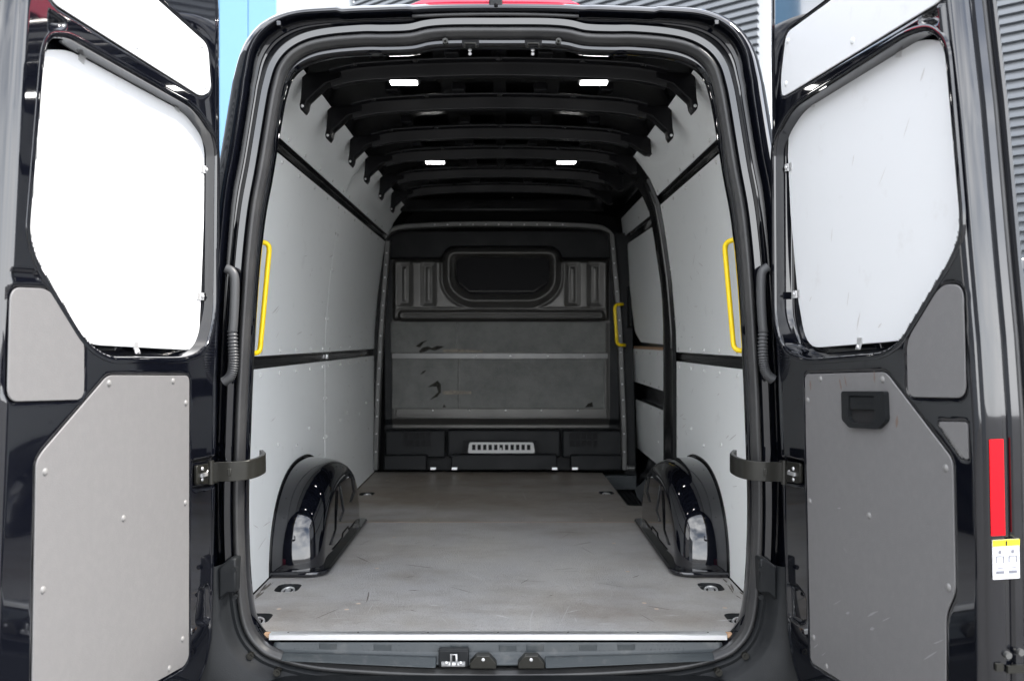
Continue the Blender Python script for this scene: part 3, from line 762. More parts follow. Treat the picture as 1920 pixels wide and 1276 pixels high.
# ---- wheel arches
def wheel_arch(s):
    yc, a, b, dep = 3.86, 0.505, 0.392, 0.195
    nn = 64; rings = [(0.0, 0.0), (0.002, 0.040), (0.005, 0.080), (0.010, 0.110), (0.018, 0.137), (0.029, 0.158), (0.043, 0.176), (0.060, 0.188), (0.080, 0.194), (0.105, dep), (0.16, dep), (0.24, dep + 0.002), (0.34, dep + 0.003), (0.388, dep + 0.003)]
    v = []; f = []
    for ins, w in rings:
        aa, bb = a - ins * 1.0, b - ins
        for k in range(nn + 1):
            t = math.pi * k / nn; c, sn = math.cos(t), math.sin(t); e = 2 / 2.35
            y = yc + aa * math.copysign(abs(c) ** e, c); z = ZF + bb * abs(sn) ** e
            v.append((s * (0.893 - w), y, z))
    N = nn + 1
    for r in range(len(rings) - 1):
        for k in range(nn): f.append((r * N + k, r * N + k + 1, (r + 1) * N + k + 1, (r + 1) * N + k))
    o = mesh_obj('wheel_arch', v, f, 'paint', van, smooth=True)
    # flanged foot
    x0, x1 = 0.893, 0.893 - dep - 0.030
    poly = round_poly([(x0, yc - a - 0.012), (x1, yc - a - 0.012), (x1, yc + a + 0.01), (x0, yc + a + 0.01)], [0, 0.09, 0.05, 0], 6)
    fo = extrude_poly('arch_foot', [(s * x, y) for x, y in poly], fn_floor, 0.0015, 0.024, 'paint', o); bevel(fo, 0.009, 3)
    # pressed lines on the inner face
    X = s * (0.893 - dep - 0.0035)
    for ln in ([(3.56, 0.70), (3.66, 0.74), (3.70, 0.90)], [(3.76, 0.755), (3.84, 0.785), (3.76, 0.91)], [(4.02, 0.79), (4.12, 0.82), (4.06, 0.90)], [(3.60, 0.672), (3.80, 0.672), (3.82, 0.690), (3.95, 0.690), (3.97, 0.672), (4.15, 0.672)]):
        mb = MB(); mb.tube([(X, y, z) for y, z in ln], 0.0032, 8); mb.build('pressed_line', 'inpaint', o, True)
    # edge gasket against the lining
    mb = MB(); pts = []
    for k in range(33):
        t = math.pi * k / 32; c, sn = math.cos(t), math.sin(t); e = 2 / 2.35
        pts.append((s * 0.890, yc + (a + 0.006) * math.copysign(abs(c) ** e, c), ZF + (b + 0.006) * abs(sn) ** e))
    mb.tube(pts, 0.0055, 8); mb.build('arch_gasket', 'inpaint', o, True)
for s in (-1, 1): wheel_arch(s)

# ---- right side: pillar behind the side door, and the lined side door
def sidex(z): return 0.93 - 0.08 * (z - 1.53)
v = []; f = []
zsP = lin(ZF - 0.1, 2.36, 16)
prof = [(4.395, 0.004), (4.405, -0.012), (4.43, -0.012), (4.44, 0.0), (4.60, 0.004), (4.62, -0.006), (4.70, -0.004), (4.76, 0.004), (4.80, 0.03)]
for z in zsP:
    kz = 1.0 - 0.5 * max(0.0, min(1.0, (z - 1.5) / 0.8))
    for Y, o_ in prof: v.append((wallx(z) + o_ - 0.004, 4.395 + (Y - 4.395) * kz, z))
K = len(prof)
for a in range(len(zsP) - 1):
    for k in range(K - 1): f.append((a * K + k, a * K + k + 1, (a + 1) * K + k + 1, (a + 1) * K + k))
mesh_obj('side_door_pillar', v, f, 'inpaint', van, smooth=True, autosmooth=40)
mb = MB(); mb.tube([(wallx(z) - 0.018, 4.415, z) for z in lin(1.5, 2.3, 12)], 0.006, 8); mb.build('pillar_bead', 'strip', van, True)
sd = mesh_obj('side_door', [(sidex(z) + 0.02, Y, z) for z in (0.5, 1.5, 2.45) for Y in (4.78, 6.3)], [(0, 1, 3, 2), (2, 3, 5, 4)], 'inpaint', van)
def Pside(px, py):
    D = 5.5
    for _ in range(20):
        z = CZ - (py - VY) / F * D; D = (sidex(z) - CX) * F / (px - VX)
    return D, CZ - (py - VY) / F * D
def side_board(pts, r, name='side_door_board'):
    poly = round_poly([Pside(*p) for p in pts], r, 5)
    return extrude_poly(name, poly, lambda a, b, w: (sidex(b) - w, a, b), 0.0, 0.006, 'white', sd)
sb1 = side_board([(1165, 396), (1219, 342), (1228, 398), (1170, 444)], 0.02)
sb2 = side_board([(1178, 457), (1236, 418), (1246, 500), (1252, 646), (1203, 641), (1192, 621), (1184, 562)], 0.05)
sb3 = side_board([(1184, 653), (1250, 657), (1253, 735), (1186, 713)], 0.01)
sb4 = side_board([(1193, 748), (1252, 772), (1256, 800), (1264, 825), (1268, 915), (1205, 915), (1203, 862), (1196, 845)], 0.03)
for sb, pts in ((sb1, ((1176, 434), (1200, 408), (1217, 392), (1184, 385), (1205, 362))), (sb3, ((1196, 660), (1208, 661), (1221, 662), (1236, 663), (1197, 711), (1210, 715), (1222, 719), (1238, 725))), (sb4, ((1208, 759), (1223, 765), (1240, 774), (1236, 828), (1212, 868)))):
    for px, py in pts:
        Y, z = Pside(px, py); inst(PRIV, 'rivet', (sidex(z) - 0.006, Y, z), sb, (0, R(-90), 0))
# door rails between the boards
for z, h in ((1.49, 0.02),):
    mb = MB(); mb.box((0.945, 5.5, z), (0.02, 1.3, h)); bevel(mb.build('door_rail', 'wood', sd), 0.003)
# lower door fittings
mb = MB(); c = P(1176, 877, 5.95); mb.tube([c, c + Vector((0.05, 0, 0))], 0.018, 14); mb.build('door_roller', 'strip', sd, True, 40)
hp = extrude_poly('inner_handle_plate', round_poly([Pside(*p) for p in ((1170, 540), (1182, 536), (1192, 612), (1180, 618), (1172, 605))], 0.02), lambda a, b, w: (0.90 - w, a, b), 0, 0.02, 'plastic', sd, bev=0.004)

# ---- bulkhead
def PB(px, py, d=0.0):
    p = P(px, py, YB); return Vector((p.x, YB - d, p.z))
nc_, nr_ = 236, 200
pxs, pys = np.linspace(722, 1160, nc_), np.linspace(430, 802, nr_)
U, V = np.meshgrid(pxs, pys)
H = np.zeros_like(U)
plate = round_poly([(736, 486), (1142, 486), (1142, 602), (736, 602)], 8)
wout = round_poly([(834, 467), (1048, 467), (1048, 542), (1012, 572), (868, 572), (834, 542)], 24, 8)
win = round_poly([(851, 478), (1035, 478), (1035, 535), (1006, 556), (876, 556), (851, 535)], 16, 8)
dw = sdf(wout, U, V)
H += 0.035 * np.maximum(ramp(sdf(plate, U, V), 7), ramp(dw - 5, 5))
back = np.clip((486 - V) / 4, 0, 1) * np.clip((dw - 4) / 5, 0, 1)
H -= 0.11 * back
H += 0.028 * np.exp(-((dw + 8) / 5.5) ** 2) - 0.016 * np.exp(-((dw - 5) / 3.0) ** 2)
H = H * (1 - ramp(sdf(win, U, V), 7)) + 0.006 * ramp(sdf(win, U, V), 7)
for x0, x1 in ((748, 772), (792, 816), (1061, 1085), (1103, 1128)):
    d = sdf(round_poly([(x0, 494), (x1, 494), (x1, 573), (x0, 573)], 4), U, V)
    H += -0.014 * ramp(d, 5) + 0.007 * ramp(d + 6, 4) - 0.007 * np.exp(-((d) / 2.0) ** 2)
bar = round_poly([(748, 582), (1132, 582), (1132, 601), (748, 601)], 9)
d = sdf(bar, U, V); H += 0.022 * ramp(d, 5) - 0.012 * np.exp(-((d + 9) / 2.0) ** 2) - 0.012 * np.exp(-((d - 2.5) / 2.0) ** 2)
low = round_poly([(734, 604), (1142, 604), (1142, 788), (734, 788)], 5)
H += 0.004 * ramp(sdf(low, U, V), 5)
H -= 0.03 * np.clip((V - 786) / 10, 0, 1)
X = CX + (U - VX) / F * YB; Z = CZ - (V - VY) / F * YB
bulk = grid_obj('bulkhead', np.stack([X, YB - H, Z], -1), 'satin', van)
bulk.data.materials.append(M['plastic'])  # upper band coloured dark for its shadow; side margins really are plastic
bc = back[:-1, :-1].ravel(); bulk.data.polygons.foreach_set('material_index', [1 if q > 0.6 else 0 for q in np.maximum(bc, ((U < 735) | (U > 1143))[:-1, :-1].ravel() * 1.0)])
pane = extrude_poly('blanked_window', [(PB(x, y).x, PB(x, y).z) for x, y in round_poly([(856, 483), (1030, 483), (1030, 532), (1003, 551), (879, 551), (856, 532)], 13, 6)], lambda a, b, w: (a, YB - w, b), 0.004, 0.016, 'dglass', bulk, bev=0.004)
mb = MB(); mb.tube([tuple(PB(x, y, 0.018)) for x, y in ((861, 529), (880, 546), (1001, 546), (1025, 529))], 0.0045, 8); mb.build('window_bead', 'satin', pane, True)
# felt pads and metal strips
def pad(x0, y0, x1, y1, d0, d1, m, name, bev=0.004, jit=0.0):
    n = 10; poly = []
    for (a, b), (c_, e) in (((x0, y0), (x1, y0)), ((x1, y0), (x1, y1)), ((x1, y1), (x0, y1)), ((x0, y1), (x0, y0))):
        for k in range(n): t = k / n; poly.append((a + (c_ - a) * t + random.uniform(-jit, jit), b + (e - b) * t + random.uniform(-jit, jit)))
    return extrude_poly(name, [(PB(x, y).x, PB(x, y).z) for x, y in poly], lambda a, b, w: (a, YB - w, b), d0, d1, m, bulk, bev=bev)
for x0, y0, x1, y1 in ((733, 604, 856, 661), (857.5, 604, 1136, 661), (736, 672.5, 859, 765), (860.5, 673, 1133, 765)):
    pd = pad(x0, y0, x1, y1, 0.004, 0.018, 'felt', 'felt_pad', jit=0.35)
pad(735, 662, 1140, 672, 0.004, 0.015, 'strip', 'fixing_strip', 0.002)
pad(738, 765.5, 1140, 777, 0.004, 0.016, 'satin', 'fixing_strip', 0.002)
mb = MB(); mb.tube([tuple(PB(x, y, 0.012)) for x, y in ((743, 768), (743, 783), (1137, 783), (1137, 768))], 0.008, 8); mb.build('strip_bead', 'satin', bulk, True)
for x in (892, 957, 1027, 1094): inst(SRIV, 'rivet', PB(x, 667, 0.014), bulk, (R(90), 0, 0))
for x in (812, 880, 948, 1015, 1083): inst(SRIV, 'rivet', PB(x, 768.5, 0.015), bulk, (R(90), 0, 0))
def tear(pts, m='tear', d=0.0185):
    extrude_poly('tear' if m == 'tear' else 'scuffed_backing', [(PB(x, y).x, PB(x, y).z) for x, y in pts], lambda a, b, w: (a, YB - w, b), d - 0.002, d, m, bulk)
tear([(786, 658), (793, 651), (803, 649), (810, 652), (820, 648), (834, 649), (824, 654), (815, 657), (806, 655), (797, 659), (788, 661)])
tear([(802, 725), (813, 718), (821, 713), (827, 720), (827, 735), (820, 743), (806, 749), (815, 741), (822, 734), (819, 724), (812, 724)])
tear([(788, 651), (780, 649), (790, 641), (803, 637), (794, 643)])
tear([(788, 702), (793, 696), (800, 693), (795, 699)])
tear([(830, 763), (833, 757), (837, 763)]); tear([(1096, 763), (1102, 756), (1110, 753), (1112, 762)])
tear([(829, 733), (845, 731), (884, 733), (884, 738), (832, 739)], 'foam'); tear([(830, 655), (856, 654), (905, 657), (905, 660), (832, 660)], 'foam', 0.0186)
# perforated side strips and curved header
for s, pts in ((-1, [(727, 452), (722, 520), (716, 600), (711, 690), (707, 780), (704, 880)]), (1, [(1147, 440), (1154, 520), (1161, 600), (1165, 690), (1169, 780), (1171, 880)])):
    c = [P(x, y, 5.99) for x, y in pts]; mb = MB(); v = []; f = []
    cc = catmull([tuple(p) for p in c], 6)
    for p in cc:
        v += [p + Vector((-0.019, 0, 0)), p + Vector((-0.013, -0.008, 0)), p + Vector((0.013, -0.008, 0)), p + Vector((0.019, 0, 0)), p + Vector((0.019, 0.06, 0)), p + Vector((-0.019, 0.06, 0))]
    for i in range(len(cc) - 1):
        for k in range(6): f.append((i * 6 + k, i * 6 + (k + 1) % 6, (i + 1) * 6 + (k + 1) % 6, (i + 1) * 6 + k))
    st2 = mesh_obj('bulkhead_strip', v, f, 'strip', bulk, smooth=True, autosmooth=30)
    for i in range(2, len(cc) - 1, 2):
        inst(SRIV, 'bolt', cc[i] + Vector((0, -0.008, 0)), st2, (R(90), 0, 0))
    # flank filling the gap to the body side
    v = [P(x, y, 6.06) for x, y in ((pts[0][0], 440), (pts[-1][0], 885))] + [Vector((s * 0.94, 6.06, 0.55)), Vector((s * 0.90, 6.06, 2.3))]
    mesh_obj('bulkhead_flank', v, [(0, 1, 2, 3)], 'plastic', bulk)
hp_ = [P(x, y, 6.03) for x, y in ((722, 446), (735, 432), (760, 425), (840, 421), (938, 420), (1040, 421), (1115, 425), (1138, 432), (1150, 444))]
cc = catmull([tuple(p) for p in hp_], 5); v = []; f = []
for p in cc: v += [p + Vector((0, 0, 0.020)), p + Vector((0, -0.012, 0.014)), p + Vector((0, -0.012, -0.012)), p + Vector((0, 0, -0.018)), p + Vector((0, 0.05, -0.018)), p + Vector((0, 0.05, 0.020))]
for i in range(len(cc) - 1):
    for k in range(6): f.append((i * 6 + k, i * 6 + (k + 1) % 6, (i + 1) * 6 + (k + 1) % 6, (i + 1) * 6 + k))
hd = mesh_obj('bulkhead_header', v, f, 'strip', bulk, smooth=True, autosmooth=30)
for x in range(815, 1065, 24): inst(SRIV, 'bolt', P(x, 421, 6.017), hd, (R(90), 0, 0))
# lower recess with vents and the kick panel
mb = MB(); a, b = PB(718, 798), PB(1166, 884)
mb.box(((a.x + b.x) / 2, YB + 0.10, (a.z + b.z) / 2), (b.x - a.x, 0.02, a.z - b.z)); mb.build('recess_panel', 'plastic', bulk)
for x0, x1, d in ((722, 836, 0.05), (838, 1052, -0.02), (1054, 1166, 0.05)):
    a, b = PB(x0, 806), PB(x1, 858); mb = MB(); mb.box(((a.x + b.x) / 2, YB + 0.05 - d / 2, (a.z + b.z) / 2), (b.x - a.x, 0.08, a.z - b.z)); bevel(mb.build('kick_panel', 'plastic', bulk), 0.015, 3)
for x0 in (756, 1068):
    for r_ in range(2):
        for c_ in range(5):
            pbox('vent_slot', x0 + c_ * 11, 810 + r_ * 15, x0 + c_ * 11 + 8, 822 + r_ * 15, 6.058, 0.006, 'void', bulk)
for x0, x1, y0 in ((720, 800, 853), (846, 1044, 852), (1070, 1166, 853)):
    a, b = P(x0, y0, 5.98), P(x1, 881, 5.98); mb = MB(); mb.box(((a.x + b.x) / 2, 6.01, (a.z + b.z) / 2), (b.x - a.x, 0.07, a.z - b.z)); bevel(mb.build('kick_board', 'plastic', bulk), 0.008)
for x in (852, 1040, 812, 1078): pbox('floor_clip', x - 5, 876, x + 5, 880, 5.965, 0.01, 'alu', bulk)
# pale vent with slots
outl = round_poly([(880, 829), (1000, 829), (1003, 849), (877, 849)], 4)
holes = [[(885 + i * 10.3, 833), (891.5 + i * 10.3, 833), (891.5 + i * 10.3, 843.5), (885 + i * 10.3, 843.5)] for i in range(11)]
conv = lambda lp: [(P(x, y, 5.995).x, P(x, y, 5.995).z) for x, y in lp]
vt = extrude_poly('vent_grille', conv(outl), lambda a, b, w: (a, 5.995 + w, b), 0.0, 0.012, 'vent', bulk, holes=[conv(h) for h in holes])
pbox('vent_backing', 870, 826, 1008, 850, 6.012, 0.004, 'void', vt)
mb = MB(); c = P(939, 840, 5.99); mb.tube([c + Vector((0, 0, -0.018)), c + Vector((0, 0, 0.004))], 0.006, 8); mb.build('vent_latch', 'vent', vt, True)

# ---- grab handles
def grab(pts, r, m='yellow'):
    mb = MB(); w = [Vector(p) for p in pts]; path = []
    for i, p in enumerate(w):
        if i in (0, len(w) - 1): path.append(p); continue
        a, b = w[i - 1] - p, w[i + 1] - p; k = min(0.035, a.length * 0.45, b.length * 0.45)
        p1, p2 = p + a.normalized() * k, p + b.normalized() * k
        for j in range(7):
            t = j / 6; path.append(p1 * (1 - t) ** 2 + p * 2 * t * (1 - t) + p2 * t * t)
    mb.tube(path, r, 12); return mb.build('grab_handle', m, van, True)
grab([P(474, 453, 2.80), P(506, 455, 2.84), P(487, 662, 2.84), P(466, 661, 2.80)], 0.0085)['label'] = 'yellow grab handle on the sunny-side rear pillar'
grab([P(1392, 447, 2.80), P(1358, 453, 2.84), P(1376, 656, 2.84), P(1402, 658, 2.80)], 0.0085)
grab([P(1168, 570, 5.97), P(1152, 571, 5.93), P(1157, 646, 5.93), P(1172, 647, 5.97)], 0.011)
o = pbox('paper_label', 471, 503, 486, 523, 2.735, 0.003, 'strip', van)

# ------------------------------------------------------------------ rear doors
TA = math.tan(R(8))
X0, Y0D, LEAN = 0.84, 2.6, 0.02
def door(s, px_map, spec):
    eu = Vector((s * math.sin(R(8)), -math.cos(R(8)), 0)); ev = Vector((-s * LEAN, 0, 1.0))
    nrm = eu.cross(ev).normalized()
    if nrm.x * s > 0: nrm = -nrm
    O = Vector((s * X0, Y0D, 1.54))
    def Q(px, py, w=0.0):                                   # pixel -> (u, v) on the door's inner face
        d = Vector(((px - VX) / F, 1, -(py - VY) / F)); c = Vector((CX, 0, CZ))
        t = (O + nrm * w - c).dot(nrm) / d.dot(nrm); p = c + d * t - O - nrm * w
        v = p.z; u = (p - ev * v).dot(eu); return (u, v)
    def W(u, v, w=0.0): return O + eu * u + ev * v + nrm * w
    QL = lambda pts: [Q(*p) for p in pts]
    hinge = sorted(QL(spec['hinge']), key=lambda p: p[1]); free = sorted(QL(spec['free']), key=lambda p: p[1])
    v0, v1 = hinge[0][1], 1.08
    hu = lambda v: np.interp(v, [p[1] for p in hinge], [p[0] for p in hinge])
    fu = lambda v: np.interp(v, [p[1] for p in free], [p[0] for p in free])
    nv, nu = 420, 190
    vv = np.linspace(v0, v1, nv); tt = np.linspace(0, 1, nu)
    Uh, Uf = hu(vv), fu(vv)
    U = Uh[:, None] + (Uf - Uh)[:, None] * tt[None, :]; V = np.repeat(vv[:, None], nu, 1)
    H = np.zeros_like(U)
    eh = U - Uh[:, None]; ef = Uf[:, None] - U
    H -= 0.016 * (1 - np.clip((eh - 0.008) / 0.012, 0, 1))                  # stepped hinge flange
    H += 0.0035 * np.exp(-((eh - 0.034) / 0.005) ** 2)                      # bead
    H -= 0.010 * np.clip(1 - ef / 0.012, 0, 1) ** 2                         # rounding to the free edge
    rp = lambda key, r, grow=0.0: round_poly(QL(spec[key]), r, 7)
    polys = {}
    for key, r, dep, sl in (('whole', 0.055, 0.060, 0.016), ('lower', 0.02, 0.0065, 0.006), ('upper', 0.03, 0.008, 0.008), ('tri', 0.03, 0.006, 0.005)):
        polys[key] = rp(key, r); dd = sdf(polys[key], U, V)
        if key == 'whole':
            hole_d = dd; H -= dep * ramp(dd + 0.004, 0.004)
        else:
            H -= dep * ramp(dd - 0.007, sl)
    if 'tri2' in spec:
        polys['tri2'] = rp('tri2', 0.012); H -= 0.005 * ramp(sdf(polys['tri2'], U, V) - 0.005, 0.005)
    for key, r, dep, sl in (('pocket', 0.012, 0.018, 0.012), ('oval', 0.02, 0.010, 0.010), ('strap', 0.012, 0.010, 0.008), ('dent', 0.01, 0.006, 0.006)):
        if key in spec:
            H -= dep * ramp(sdf(rp(key, r), U, V), sl)
    Ob, eub, evb, nb_ = [np.array(tuple(x)) for x in (O, eu, ev, nrm)]
    G = Ob + U[..., None] * eub + V[..., None] * evb + H[..., None] * nb_
    gf = grid_faces(nv, nu); keep = hole_d.ravel()[gf].max(1) > 0.006
    dr = mesh_obj('rear_door', G.reshape(-1, 3), gf[keep].tolist(), 'paint', van, smooth=True)
    dr['label'] = spec['label']
    # rolled edge and inner walls of the window opening, with its floor
    lp_ = polys['whole']; n_ = len(lp_); ring_ = []; ar = sum(lp_[i - 1][0] * lp_[i][1] - lp_[i][0] * lp_[i - 1][1] for i in range(n_))
    rpf = [(0.019, -0.004), (0.017, 0.0012), (0.010, 0.0022), (0.005, 0.0012), (0.0015, -0.002), (0.0, -0.006), (-0.001, -0.012), (-0.004, -0.052), (-0.008, -0.058), (-0.014, -0.060)]
    for i in range(n_):
        t = (Vector(lp_[(i + 1) % n_]) - Vector(lp_[i - 1])); t.normalize(); o2 = Vector((t.y, -t.x)) * (1 if ar > 0 else -1)
        for of, w in rpf: ring_.append(W(lp_[i][0] + o2.x * of, lp_[i][1] + o2.y * of, w))
    K = len(rpf); fr_ = [(i * K + k, i * K + k + 1, ((i + 1) % n_) * K + k + 1, ((i + 1) % n_) * K + k) for i in range(n_) for k in range(K - 1)]
    mesh_obj('window_opening', ring_, fr_, 'paint', dr, smooth=True, autosmooth=60)
    extrude_poly('window_blank', lp_, lambda a, b, w: W(a, b, w), -0.064, -0.0605, 'paint', dr)
    # free edge, hinge edge and outer skin as swept profiles
    pf = [(0.0, -0.010), (0.007, -0.013), (0.010, -0.018), (0.011, -0.047), (0.007, -0.051), (0.003, -0.053), (0.003, -0.062), (0.007, -0.065), (0.012, -0.068), (0.013, -0.084), (0.008, -0.090), (0.004, -0.091), (0.004, -0.099), (0.012, -0.102), (0.020, -0.104), (0.022, -0.110), (0.016, -0.116), (-0.05, -0.120)]
    v_ = []; f_ = []; vs_ = np.linspace(v0, v1, 40); K = len(pf)
    for v in vs_:
        for du, w in pf: v_.append(W(float(fu(v)) + du, v, w))
    for a in range(len(vs_) - 1):
        for k in range(K - 1): f_.append((a * K + k, a * K + k + 1, (a + 1) * K + k + 1, (a + 1) * K + k))
    mesh_obj('door_edge', v_, f_, 'paint', dr, smooth=True, autosmooth=40)
    ph = [(0.0, -0.016), (-0.003, -0.020), (-0.004, -0.09), (0.05, -0.120)]
    v_ = []; f_ = []; K = len(ph)
    for v in vs_:
        for du, w in ph: v_.append(W(float(hu(v)) + du, v, w))
    for a in range(len(vs_) - 1):
        for k in range(K - 1): f_.append((a * K + k, a * K + k + 1, (a + 1) * K + k + 1, (a + 1) * K + k))
        # outer skin
    mesh_obj('hinge_edge', v_, f_, 'paint', dr, smooth=True, autosmooth=40)
    v_ = [W(float(hu(v)) + 0.05, v, -0.12) for v in vs_] + [W(float(fu(v)) - 0.05, v, -0.12) for v in vs_]; n = len(vs_)
    mesh_obj('outer_skin', v_, [(i, i + 1, n + i + 1, n + i) for i in range(n - 1)], 'paint', dr, smooth=True)
    # rubber lip on the free edge
    mb = MB(); mb.tube([tuple(W(float(fu(v)) + 0.004, v, -0.095)) for v in np.linspace(v0, v1, 60)], 0.006, 8); mb.build('edge_seal', 'rubber', dr, True)
    WB = -0.038
    rot = nrm.to_track_quat('Z', 'Y').to_euler()
    def board(name, key_poly, w, m, th=0.005, bev=0.0015):
        return extrude_poly(name, key_poly, lambda a, b, ww: W(a, b, ww), w - th, w, m, dr, bev=bev)
    bw = board('window_board', round_poly([Q(x, y, WB) for x, y in spec['window']], spec.get('wr', 0.05), 7), WB, 'dwhite', 0.006)
    board('lower_board', polys['lower'], 0.0005, 'grey', 0.005)
    board('upper_board', polys['upper'], 0.0005, 'dwhite', 0.005)
    board('corner_board', polys['tri'], 0.0005, 'grey', 0.004)
    if 'tri2' in polys: board('corner_board', polys['tri2'], 0.0, 'grey', 0.004)
    for px, py in spec['riv']:
        u, v = Q(px, py); inst(DRIV, 'rivet', W(u, v, 0.0005), dr, rot)
    for px, py in spec['rivw']:
        u, v = Q(px, py); inst(WRIV, 'rivet', W(u, v, 0.0005), dr, rot)
    # steel clips that hold the window board
    for px, py, du, dv in spec['clips']:
        u, v = Q(px, py, WB); a = 0.011; dn = Vector((du, dv)).normalized(); tn = Vector((-dn.y, dn.x))
        def C(al, ac, w): return W(u + dn.x * al + tn.x * ac, v + dn.y * al + tn.y * ac, w)
        vtx = []; fc = []
        prof = [(-0.014, WB + 0.0025), (0.002, WB + 0.0025), (0.006, WB + 0.005), (0.016, WB + 0.008)]
        for al, w in prof: vtx += [C(al, -a, w), C(al, a, w), C(al, a, w - 0.0018), C(al, -a, w - 0.0018)]
        for i in range(len(prof) - 1):
            for k in range(4): fc.append((i * 4 + k, i * 4 + (k + 1) % 4, (i + 1) * 4 + (k + 1) % 4, (i + 1) * 4 + k))
        fc += [(0, 1, 2, 3), (12, 15, 14, 13)]
        mesh_obj('board_clip', vtx, fc, 'steel', dr)
        inst(SRIV, 'clip_screw', C(0.010, 0, WB + 0.0075), dr, rot)
    return dr, Q, W, nrm, rot, eu

LS = dict(
    label='rear door in sunlight, with blown-out white boards above and a pale grey board below',
    hinge=[(414, -30), (417, 30), (418, 300), (418, 560), (413, 700), (410, 900), (407, 1100), (404, 1190), (396, 1235), (376, 1285), (352, 1310)],
    free=[(52, -40), (46, 0), (34, 200), (20, 500), (10, 700), (0, 950), (-12, 1290), (-14, 1600), (-14, 2000)],
    whole=[(86, 100), (97, 72), (130, 72), (366, 205), (407, 262), (404, 590), (388, 655), (350, 669), (205, 668), (164, 640), (74, 492), (58, 440)],
    window=[(72, 96), (96, 93), (130, 94), (345, 210), (387, 262), (383, 400), (377, 560), (372, 657), (185, 647), (150, 640), (50, 490), (40, 440)], wr=[0.03, 0.03, 0.03, 0.06, 0.06, 0, 0, 0.08, 0.02, 0.03, 0.03, 0.03],
    lower=[(203, 703), (355, 704), (354, 1232), (345, 1248), (290, 1279), (240, 1310), (60, 1320), (68, 866), (80, 846)],
    upper=[(86, -20), (103, 8), (378, 182), (396, 170), (390, 84), (280, -14), (180, -60)],
    tri=[(20, 538), (92, 541), (158, 634), (158, 749), (14, 753)],
    pocket=[(91, 18), (126, 42), (123, 52), (96, 62), (90, 58)],
    dent=[(24, 502), (70, 506), (80, 530), (24, 526)],
    oval=[(373, 1100), (392, 1090), (394, 1160), (386, 1172), (366, 1170)],
    strap=[(361, 862), (408, 852), (408, 912), (361, 920)],
    riv=[(204, 718), (324, 714), (348, 755), (84, 884), (347, 942), (231, 971), (80, 1105), (342, 1197), (317, 1252)],
    rivw=[(256, 86), (378, 86), (385, 163)],
    clips=[(153, 106, -0.25, 1), (332, 199, -0.25, 1), (380, 317, -1, 0), (373, 555, -1, 0), (254, 651, 0, -1)])
RS = dict(
    label='shaded rear door with white boards above and a dark grey board with a recessed handle',
    hinge=[(1440, -30), (1440, 100), (1443, 400), (1447, 600), (1460, 900), (1466, 1100), (1470, 1185), (1478, 1230), (1494, 1285), (1515, 1310)],
    free=[(1760, -40), (1764, 0), (1785, 200), (1808, 480), (1822, 640), (1832, 800), (1836, 1000), (1840, 1290), (1842, 1600), (1842, 2000)],
    whole=[(1484, 205), (1700, 68), (1742, 58), (1768, 86), (1776, 170), (1796, 400), (1796, 440), (1778, 486), (1684, 640), (1652, 660), (1510, 672), (1468, 655), (1452, 600), (1450, 262)],
    window=[(1480, 218), (1706, 81), (1738, 73), (1780, 80), (1790, 165), (1812, 400), (1814, 442), (1798, 490), (1706, 636), (1665, 641), (1512, 653), (1496, 560), (1482, 400), (1477, 290)], wr=[0.06, 0.02, 0.03, 0.03, 0, 0, 0.03, 0.03, 0.02, 0.02, 0.08, 0, 0, 0],
    lower=[(1509, 701), (1660, 697), (1786, 862), (1791, 1108), (1773, 1150), (1773, 1320), (1650, 1318), (1582, 1279), (1520, 1240)],
    upper=[(1466, 182), (1478, 176), (1760, 4), (1775, -20), (1600, -60), (1562, -2), (1474, 62), (1464, 150)],
    tri=[(1764, 533), (1805, 533), (1811, 746), (1702, 744), (1700, 638)],
    tri2=[(1758, 790), (1813, 791), (1815, 862), (1806, 858)],
    pocket=[(1722, 28), (1756, 8), (1760, 44), (1746, 52), (1722, 42)],
    oval=[(1476, 1090), (1498, 1098), (1512, 1120), (1512, 1168), (1498, 1172), (1478, 1158)],
    strap=[(1456, 852), (1508, 862), (1508, 912), (1458, 902)],
    riv=[(1539, 710), (1655, 711), (1515, 750), (1774, 877), (1519, 939), (1630, 966), (1779, 1100), (1526, 1194), (1550, 1248)],
    rivw=[(1478, 77), (1599, 77), (1474, 157)],
    clips=[(1687, 96, 0.25, 1), (1526, 191, 0.25, 1), (1481, 313, -1, 0), (1496, 551, -1, 0), (1613, 643, 0, -1)])
ld, LQ, LW, LN, LR_, LU = door(-1, None, LS)
rd, RQ, RW, RN, RR_, RU = door(1, None, RS)

# wear on the shaded door's boards, and on the side linings
dq = lambda px, py: RQ(px, py)
marks('board_scuffs', lambda a, b: RW(a, b, 0.0009), [(*dq(x, y), an, L, w) for x, y, an, L, w in ((1637, 1150, -2.6, 0.055, 0.005), (1662, 1160, -2.6, 0.04, 0.003), (1590, 1148, -2.7, 0.02, 0.006), (1636, 1178, -2.7, 0.022, 0.009), (1745, 1228, -2.5, 0.06, 0.004), (1760, 1202, -2.6, 0.04, 0.003), (1530, 1210, -2.5, 0.035, 0.005), (1545, 1225, -2.5, 0.03, 0.003), (1574, 952, -2.9, 0.02, 0.004), (1585, 1030, 2.6, 0.02, 0.002), (1570, 1128, -2.6, 0.05, 0.002))], 'bscuff', rd)
marks('board_smears', lambda a, b: RW(a, b, 0.0009), [(*dq(x, y), an, L, w) for x, y, an, L, w in ((1576, 720, 1.9, 0.03, 0.009), (1586, 714, 1.9, 0.03, 0.006), (1520, 722, 1.7, 0.03, 0.010), (1682, 790, 1.4, 0.03, 0.010), (1640, 706, 1.6, 0.03, 0.008))], 'smear', rd)
